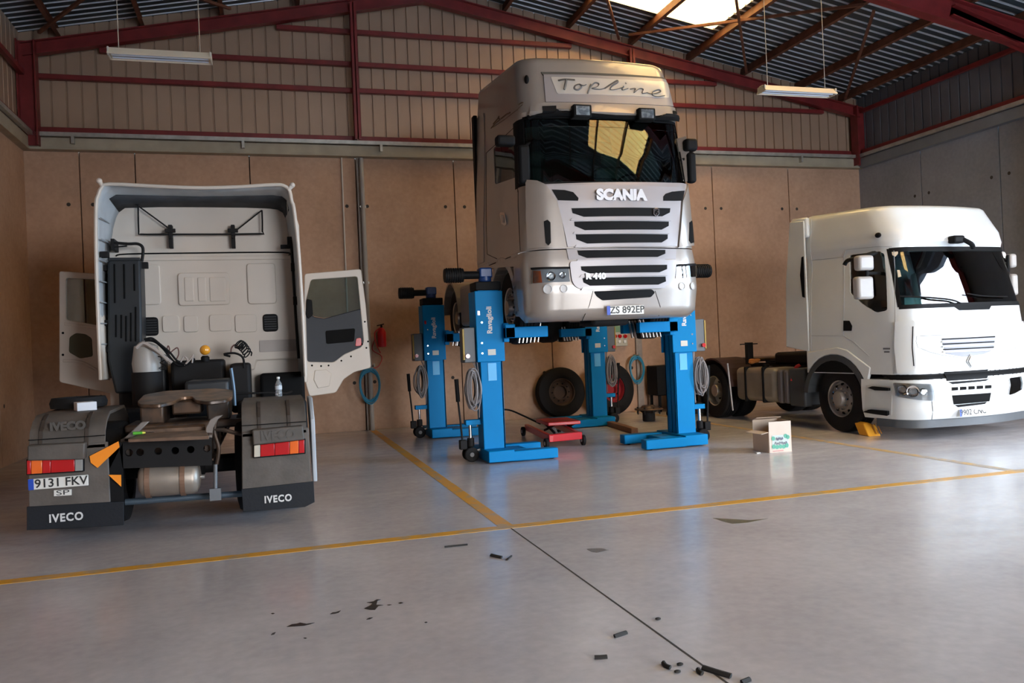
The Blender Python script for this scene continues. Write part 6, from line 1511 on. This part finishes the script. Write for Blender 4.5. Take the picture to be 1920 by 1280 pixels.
for (u0, u1, v, h_) in ((.30, .62, .44, .05), (.24, .80, .30, .045)):      # illegible blue lettering
    pts = [q0 + dirx * (u0 + (u1 - u0) * i / 12) + Vector((0, 0, H * (v + (h_ if i % 2 else -h_) * (1 if i % 3 else .5)))) + n * 3.2 for i in range(13)]
    mb = MB(); mb.tube(pts, .004, n=5, smooth=2); ob('printed_word', mb, mat('slate_print', (.22, .24, .33), .7), fs_)
pr(.14, .04, .62, .065, mat('pink_print', (.62, .25, .24), .7))
# chock
c_ = at(1625, 815, z=0); t = thing('wheel_chock', 'yellow plastic wheel chock in front of the right lorry\'s front wheel', 'wheel chock', (c_.x, c_.y + .1, 0))
y0, y1 = c_.y - .16, c_.y + .10; x0, x1 = at(1614, 816, z=0).x, at(1654, 817, z=0).x
mb = MB(); mb.prism([(x0, y0, 0), (x0 + .02, y0 - .02, 0), (x1, y0 - .05, 0), (x1 - .03, y0 + .02, .15), (x0 + .07, y0 + .1, .20), (x0 + .02, y0 + .12, .17)], (0.02, .22, 0)); ob('chock_body', mb, mat('chock_yellow', (.85, .38, .02), .5), t, bevel=.012)
mb = MB()
for i in range(3): xx = x0 + .11 + i * .045; mb.prism([(xx, y0 - .035, .03), (xx + .02, y0 - .037, .03), (xx + .012, y0 + .04, .165), (xx - .008, y0 + .042, .165)], (0, .01, .01))
ob('chock_slot', mb, mat('chock_shadow_brown', (.32, .12, .01), .6), t)['kind'] = 'stuff'
# things lying on the left lorry
g0 = Vector((at(140, 772, y=8.75).x, 8.75, 1.16))
mb = MB(); x0 = at(142, 770, y=8.7).x; mb.box(x0, x0 + .17, 8.62, 8.80, 1.135, 1.215, Matrix.Translation((x0, 8.7, 0)) @ Matrix.Rotation(.35, 4, 'Z') @ Matrix.Translation((-x0, -8.7, 0))); tag(ob('small_box', mb, mat('white_card', (.72, .74, .78), .6), bevel=.004), 'small white box lying on the left mudguard of the left lorry', 'box')
x0, x1 = at(90, 770, y=9.0).x, at(196, 765, y=9.0).x
mb = MB(); xc, rr_ = (x0 + x1) / 2, (x1 - x0) / 2; mb.lathe((xc, 9.12, 1.15), (0, 0, 1), [(rr_, .0), (rr_ + .01, .05), (rr_ - .01, .10), (rr_ - .09, .10), (rr_ - .10, .0)], n=36, close=True); tag(ob('rubber_ring', mb, M_TYRE, smooth=True), 'black rubber ring lying on the left mudguard behind the small white box', 'rubber ring')
b0 = Vector((at(523, 745, y=9.1).x, 9.1, 1.142)); t = thing('water_bottle', 'clear plastic water bottle standing on the right mudguard of the left lorry', 'bottle', b0)
mb = MB(); mb.lathe(b0, (0, 0, 1), [(0, 0), (.032, .0), (.036, .01), (.036, .05), (.032, .06), (.036, .07), (.036, .12), (.034, .135), (.014, .175), (.013, .19), (0, .19)], n=20); ob('bottle', mb, mat('bottle_plastic', (.75, .82, .86), .08, trans=.75, var=.03), t, smooth=True, ang=60)
mb = MB(); mb.cyl(b0 + Vector((0, 0, .188)), b0 + Vector((0, 0, .208)), .017); ob('cap', mb, M_PLATE, t, smooth=True, ang=40)
mb = MB(); mb.lathe(b0, (0, 0, 1), [(.0365, .075), (.0365, .115)], n=20); ob('label', mb, mat('pale_label', (.6, .66, .72), .5), t, smooth=True)
t = thing('screwdriver', 'screwdriver with a green and yellow handle lying on the rear beam of the left lorry', 'screwdriver', (0, 0, 0))
a, m1, b_ = at(250, 823, y=8.22), at(268, 824, y=8.22), at(290, 824, y=8.22); zz = .905
a.z = m1.z = b_.z = zz + .02; t.location = (a.x, 8.22, zz)
mb = MB(); mb.cyl(a, m1, .016, .013, n=12); ob('handle', mb, mat('green_handle', (.12, .50, .05), .4), t, smooth=True, ang=40)
mb = MB(); mb.cyl(m1, m1 + (b_ - m1) * .25, .013, .007, n=12); ob('handle_collar', mb, mat('yellow_handle', (.75, .72, .08), .4), t, smooth=True)
mb = MB(); mb.cyl(m1 + (b_ - m1) * .2, b_, .004, n=8); ob('blade', mb, M_CHROME, t)
# stuff beside the right lorry
def rod(a, b_, r, m, nm, lab, cat, grp=None): mb = MB(); mb.cyl(a, b_, r, n=10); return tag(ob(nm, mb, m, smooth=True, ang=40), lab, cat, grp)
rod(at(1314, 768, z=0) + Vector((0, 0, .01)), at(1312, 680, y=at(1314, 768, z=0).y + .05), .016, mat('grey_rod', (.35, .33, .32)), 'tow_bar', 'thin grey bar upright just right of the front right column lift', 'bar')
c_ = Vector((8.05, 14.7, 0))
t = thing('floor_jack', 'black floor jack standing at the rear of the right lorry', 'jack', c_)
mb = MB(); mb.prism([c_ + Vector(v) for v in ((-.5, -.14, .05), (.45, -.14, .05), (.45, -.14, .16), (.1, -.14, .30), (-.45, -.14, .16))], (0, .28, 0)); ob('jack_body', mb, M_BLKM, t, bevel=.02)
mb = MB(); mb.cyl(c_ + Vector((.2, 0, .2)), c_ + Vector((.2, 0, .55)), .06); mb.cyl(c_ + Vector((.2, 0, .55)), c_ + Vector((.2, 0, .60)), .10); ob('lifting_arm', mb, M_GREASE, t, smooth=True, ang=40)
for dx_ in (-.4, .38):
    for dy_ in (-.18, .18): mb = MB(); mb.cyl(c_ + Vector((dx_, dy_ - .03, .07)), c_ + Vector((dx_, dy_ + .03, .07)), .07); ob('jack_wheel', mb, M_TYRE, t, smooth=True, ang=40)
mb = MB(); mb.tube([c_ + Vector((-.45, 0, .15)), c_ + Vector((-.55, -.05, .6)), c_ + Vector((-.5, -.05, 1.05))], .018); ob('jack_handle', mb, M_BLKM, t, smooth=True)
mb = MB(); mb.box(8.35, 9.0, 15.2, 15.6, .0, .28); tag(ob('tool_crate', mb, mat('pale_grey_crate', (.50, .48, .47), .6), bevel=.02), 'pale grey crate on the floor behind the fuel tank of the right lorry', 'crate')
mb = MB(); mb.prism([(7.9, 15.9, .35), (9.4, 15.9, .35), (9.4, 15.9, 1.0), (7.9, 15.9, .98)], (0, .5, 0)); cc = ob('work_bench_body', mb, M_BLK, bevel=.02); tag(cc, 'dark cabinet against the back wall behind the right lorry\'s rear wheel', 'cabinet')
mb = MB()
for x_ in (7.95, 9.3):
    for y_ in (15.93, 16.32): mb = MB(); mb.box(x_, x_ + .05, y_, y_ + .05, 0, .36); ob('leg', mb, M_BLK, cc)
# floor dirt: oil spots and rubber scraps
def blot(pix, nm, lab, cat, grp, m, h=.002):
    mb = MB(); mb.prism([at(px, py, z=0) for px, py in pix], (0, 0, h)); return tag(ob(nm, mb, m), lab, cat, grp)
MO = mat('black_oil', (.012, .011, .010), .25)
def zp(pts, ox, oy, s): return [(ox + x / s, oy + y / s) for x, y in pts]
s5 = 3.2
for i, (pts, lab) in enumerate((
        ([(905, 450), (925, 440), (945, 430), (955, 418), (920, 414), (960, 408), (980, 396), (1005, 396), (985, 404), (978, 428), (1000, 428), (1020, 430), (990, 436), (970, 458), (940, 458)], 'largest black oil spot with ragged arms in the foreground'),
        ([(440, 560), (470, 545), (505, 540), (520, 535), (560, 542), (608, 535), (580, 545), (545, 553), (500, 556)], 'long black oil streak in the left foreground'),
        ([(700, 484), (715, 474), (735, 472), (765, 462), (752, 475), (730, 481)], 'small pointed oil spot between the two larger ones'),
        ([(918, 516), (935, 506), (958, 504), (940, 514)], 'small oil spot just below the largest one'),
        ([(345, 610), (355, 598), (375, 592), (365, 606)], 'small double oil drop left of the long oil streak'),
        ([(1110, 418), (1125, 413), (1140, 416), (1122, 421)], 'oil drop right of the largest oil spot'),
        ([(1042, 429), (1055, 426), (1070, 427), (1055, 431)], 'tiny oil drop close to the right of the largest spot'),
        ([(1266, 533), (1278, 530), (1285, 533), (1275, 537)], 'lone oil drop in the right of the foreground spots'),
        ([(346, 480), (358, 477), (368, 480), (355, 484)], 'tiny oil drop above the double drop on the left'),
        ([(540, 627), (552, 625), (562, 628), (550, 631)], 'oil drop directly below the long oil streak'))):
    blot(zp(pts, 400, 1000, s5), 'oil_spot', lab, 'oil spot', 'oil spots on the foreground floor', MO)
MRB = mat('black_rubber_scrap', (.03, .028, .026), .8)
def scrap(pts, lab, r=.012, ox=1000, oy=900):
    mb = MB(); q = [at(ox + x / s5, oy + y / s5, z=.008) for x, y in pts]; mb.tube(q, r, n=6, smooth=2, rr=.008)
    return tag(ob('rubber_scrap', mb, MRB, smooth=True), lab, 'rubber scrap', 'black rubber scraps on the foreground floor')
scrap([(487, 936), (520, 926), (560, 912)], 'short black scrap left of the floor joint, tilted upward')
scrap([(367, 1062), (405, 1061), (443, 1058)], 'short level black scrap left of the floor joint')
scrap([(778, 1092), (792, 1112), (822, 1124)], 'bent black scrap near the bottom edge, left of the joint')
scrap([(985, 1132), (996, 1148), (1014, 1160)], 'short curved black scrap just left of the joint end')
scrap([(1015, 1124), (1095, 1150), (1185, 1176)], 'long black scrap crossing the floor joint at the bottom', .016)
scrap([(1250, 1212), (1275, 1202), (1300, 1192)], 'dark scrap at the bottom edge right of the joint')
scrap([(1388, 79), (1450, 72), (1525, 65)], 'long thin black scrap below the yellow line crossing', .008, 400, 1000)
scrap([(1665, 128), (1695, 136), (1730, 143)], 'short black scrap pointing down right below the yellow crossing', .014, 400, 1000)
scrap([(1762, 155), (1772, 148), (1784, 138)], 'stubby black scrap next to the short one below the yellow crossing', .018, 400, 1000)
for (x, y, lab) in ((880, 1102, 'upper crumb of black rubber right of the bent scrap'), (865, 1146, 'crumb of black rubber under the bent scrap'), (748, 830, 'lone crumb of rubber right beside the floor joint')):
    p = at(1000 + x / s5, 900 + y / s5, z=.006); mb = MB(); mb.sphere(p, .014, n=8, sc=(1.3, 1, .5)); tag(ob('rubber_crumb', mb, MRB, smooth=True), lab, 'rubber crumb', 'rubber crumbs')
blot([(1337, 971), (1375, 973), (1405, 975), (1440, 972), (1400, 980), (1375, 982), (1355, 977)], 'floor_stain', 'brown-green damp stain beyond the yellow line on the right', 'stain', None, mat('brown_damp_stain', (.16, .15, .10), .3), .0012)
blot([(1100, 1029), (1125, 1027), (1142, 1031), (1120, 1036), (1108, 1034)], 'floor_stain', 'grey floor stain right of the crossing of the yellow lines', 'stain', None, mat('grey_damp_stain', (.20, .19, .19), .3), .0012)
# paper scrap by the box
p = at(1421, 849, z=.004); mb = MB(); mb.box(p.x - .03, p.x + .03, p.y - .02, p.y + .02, .001, .012); tag(ob('paper_scrap', mb, M_PLATE, bevel=.003), 'tiny white scrap on the floor left of the cardboard box', 'paper')
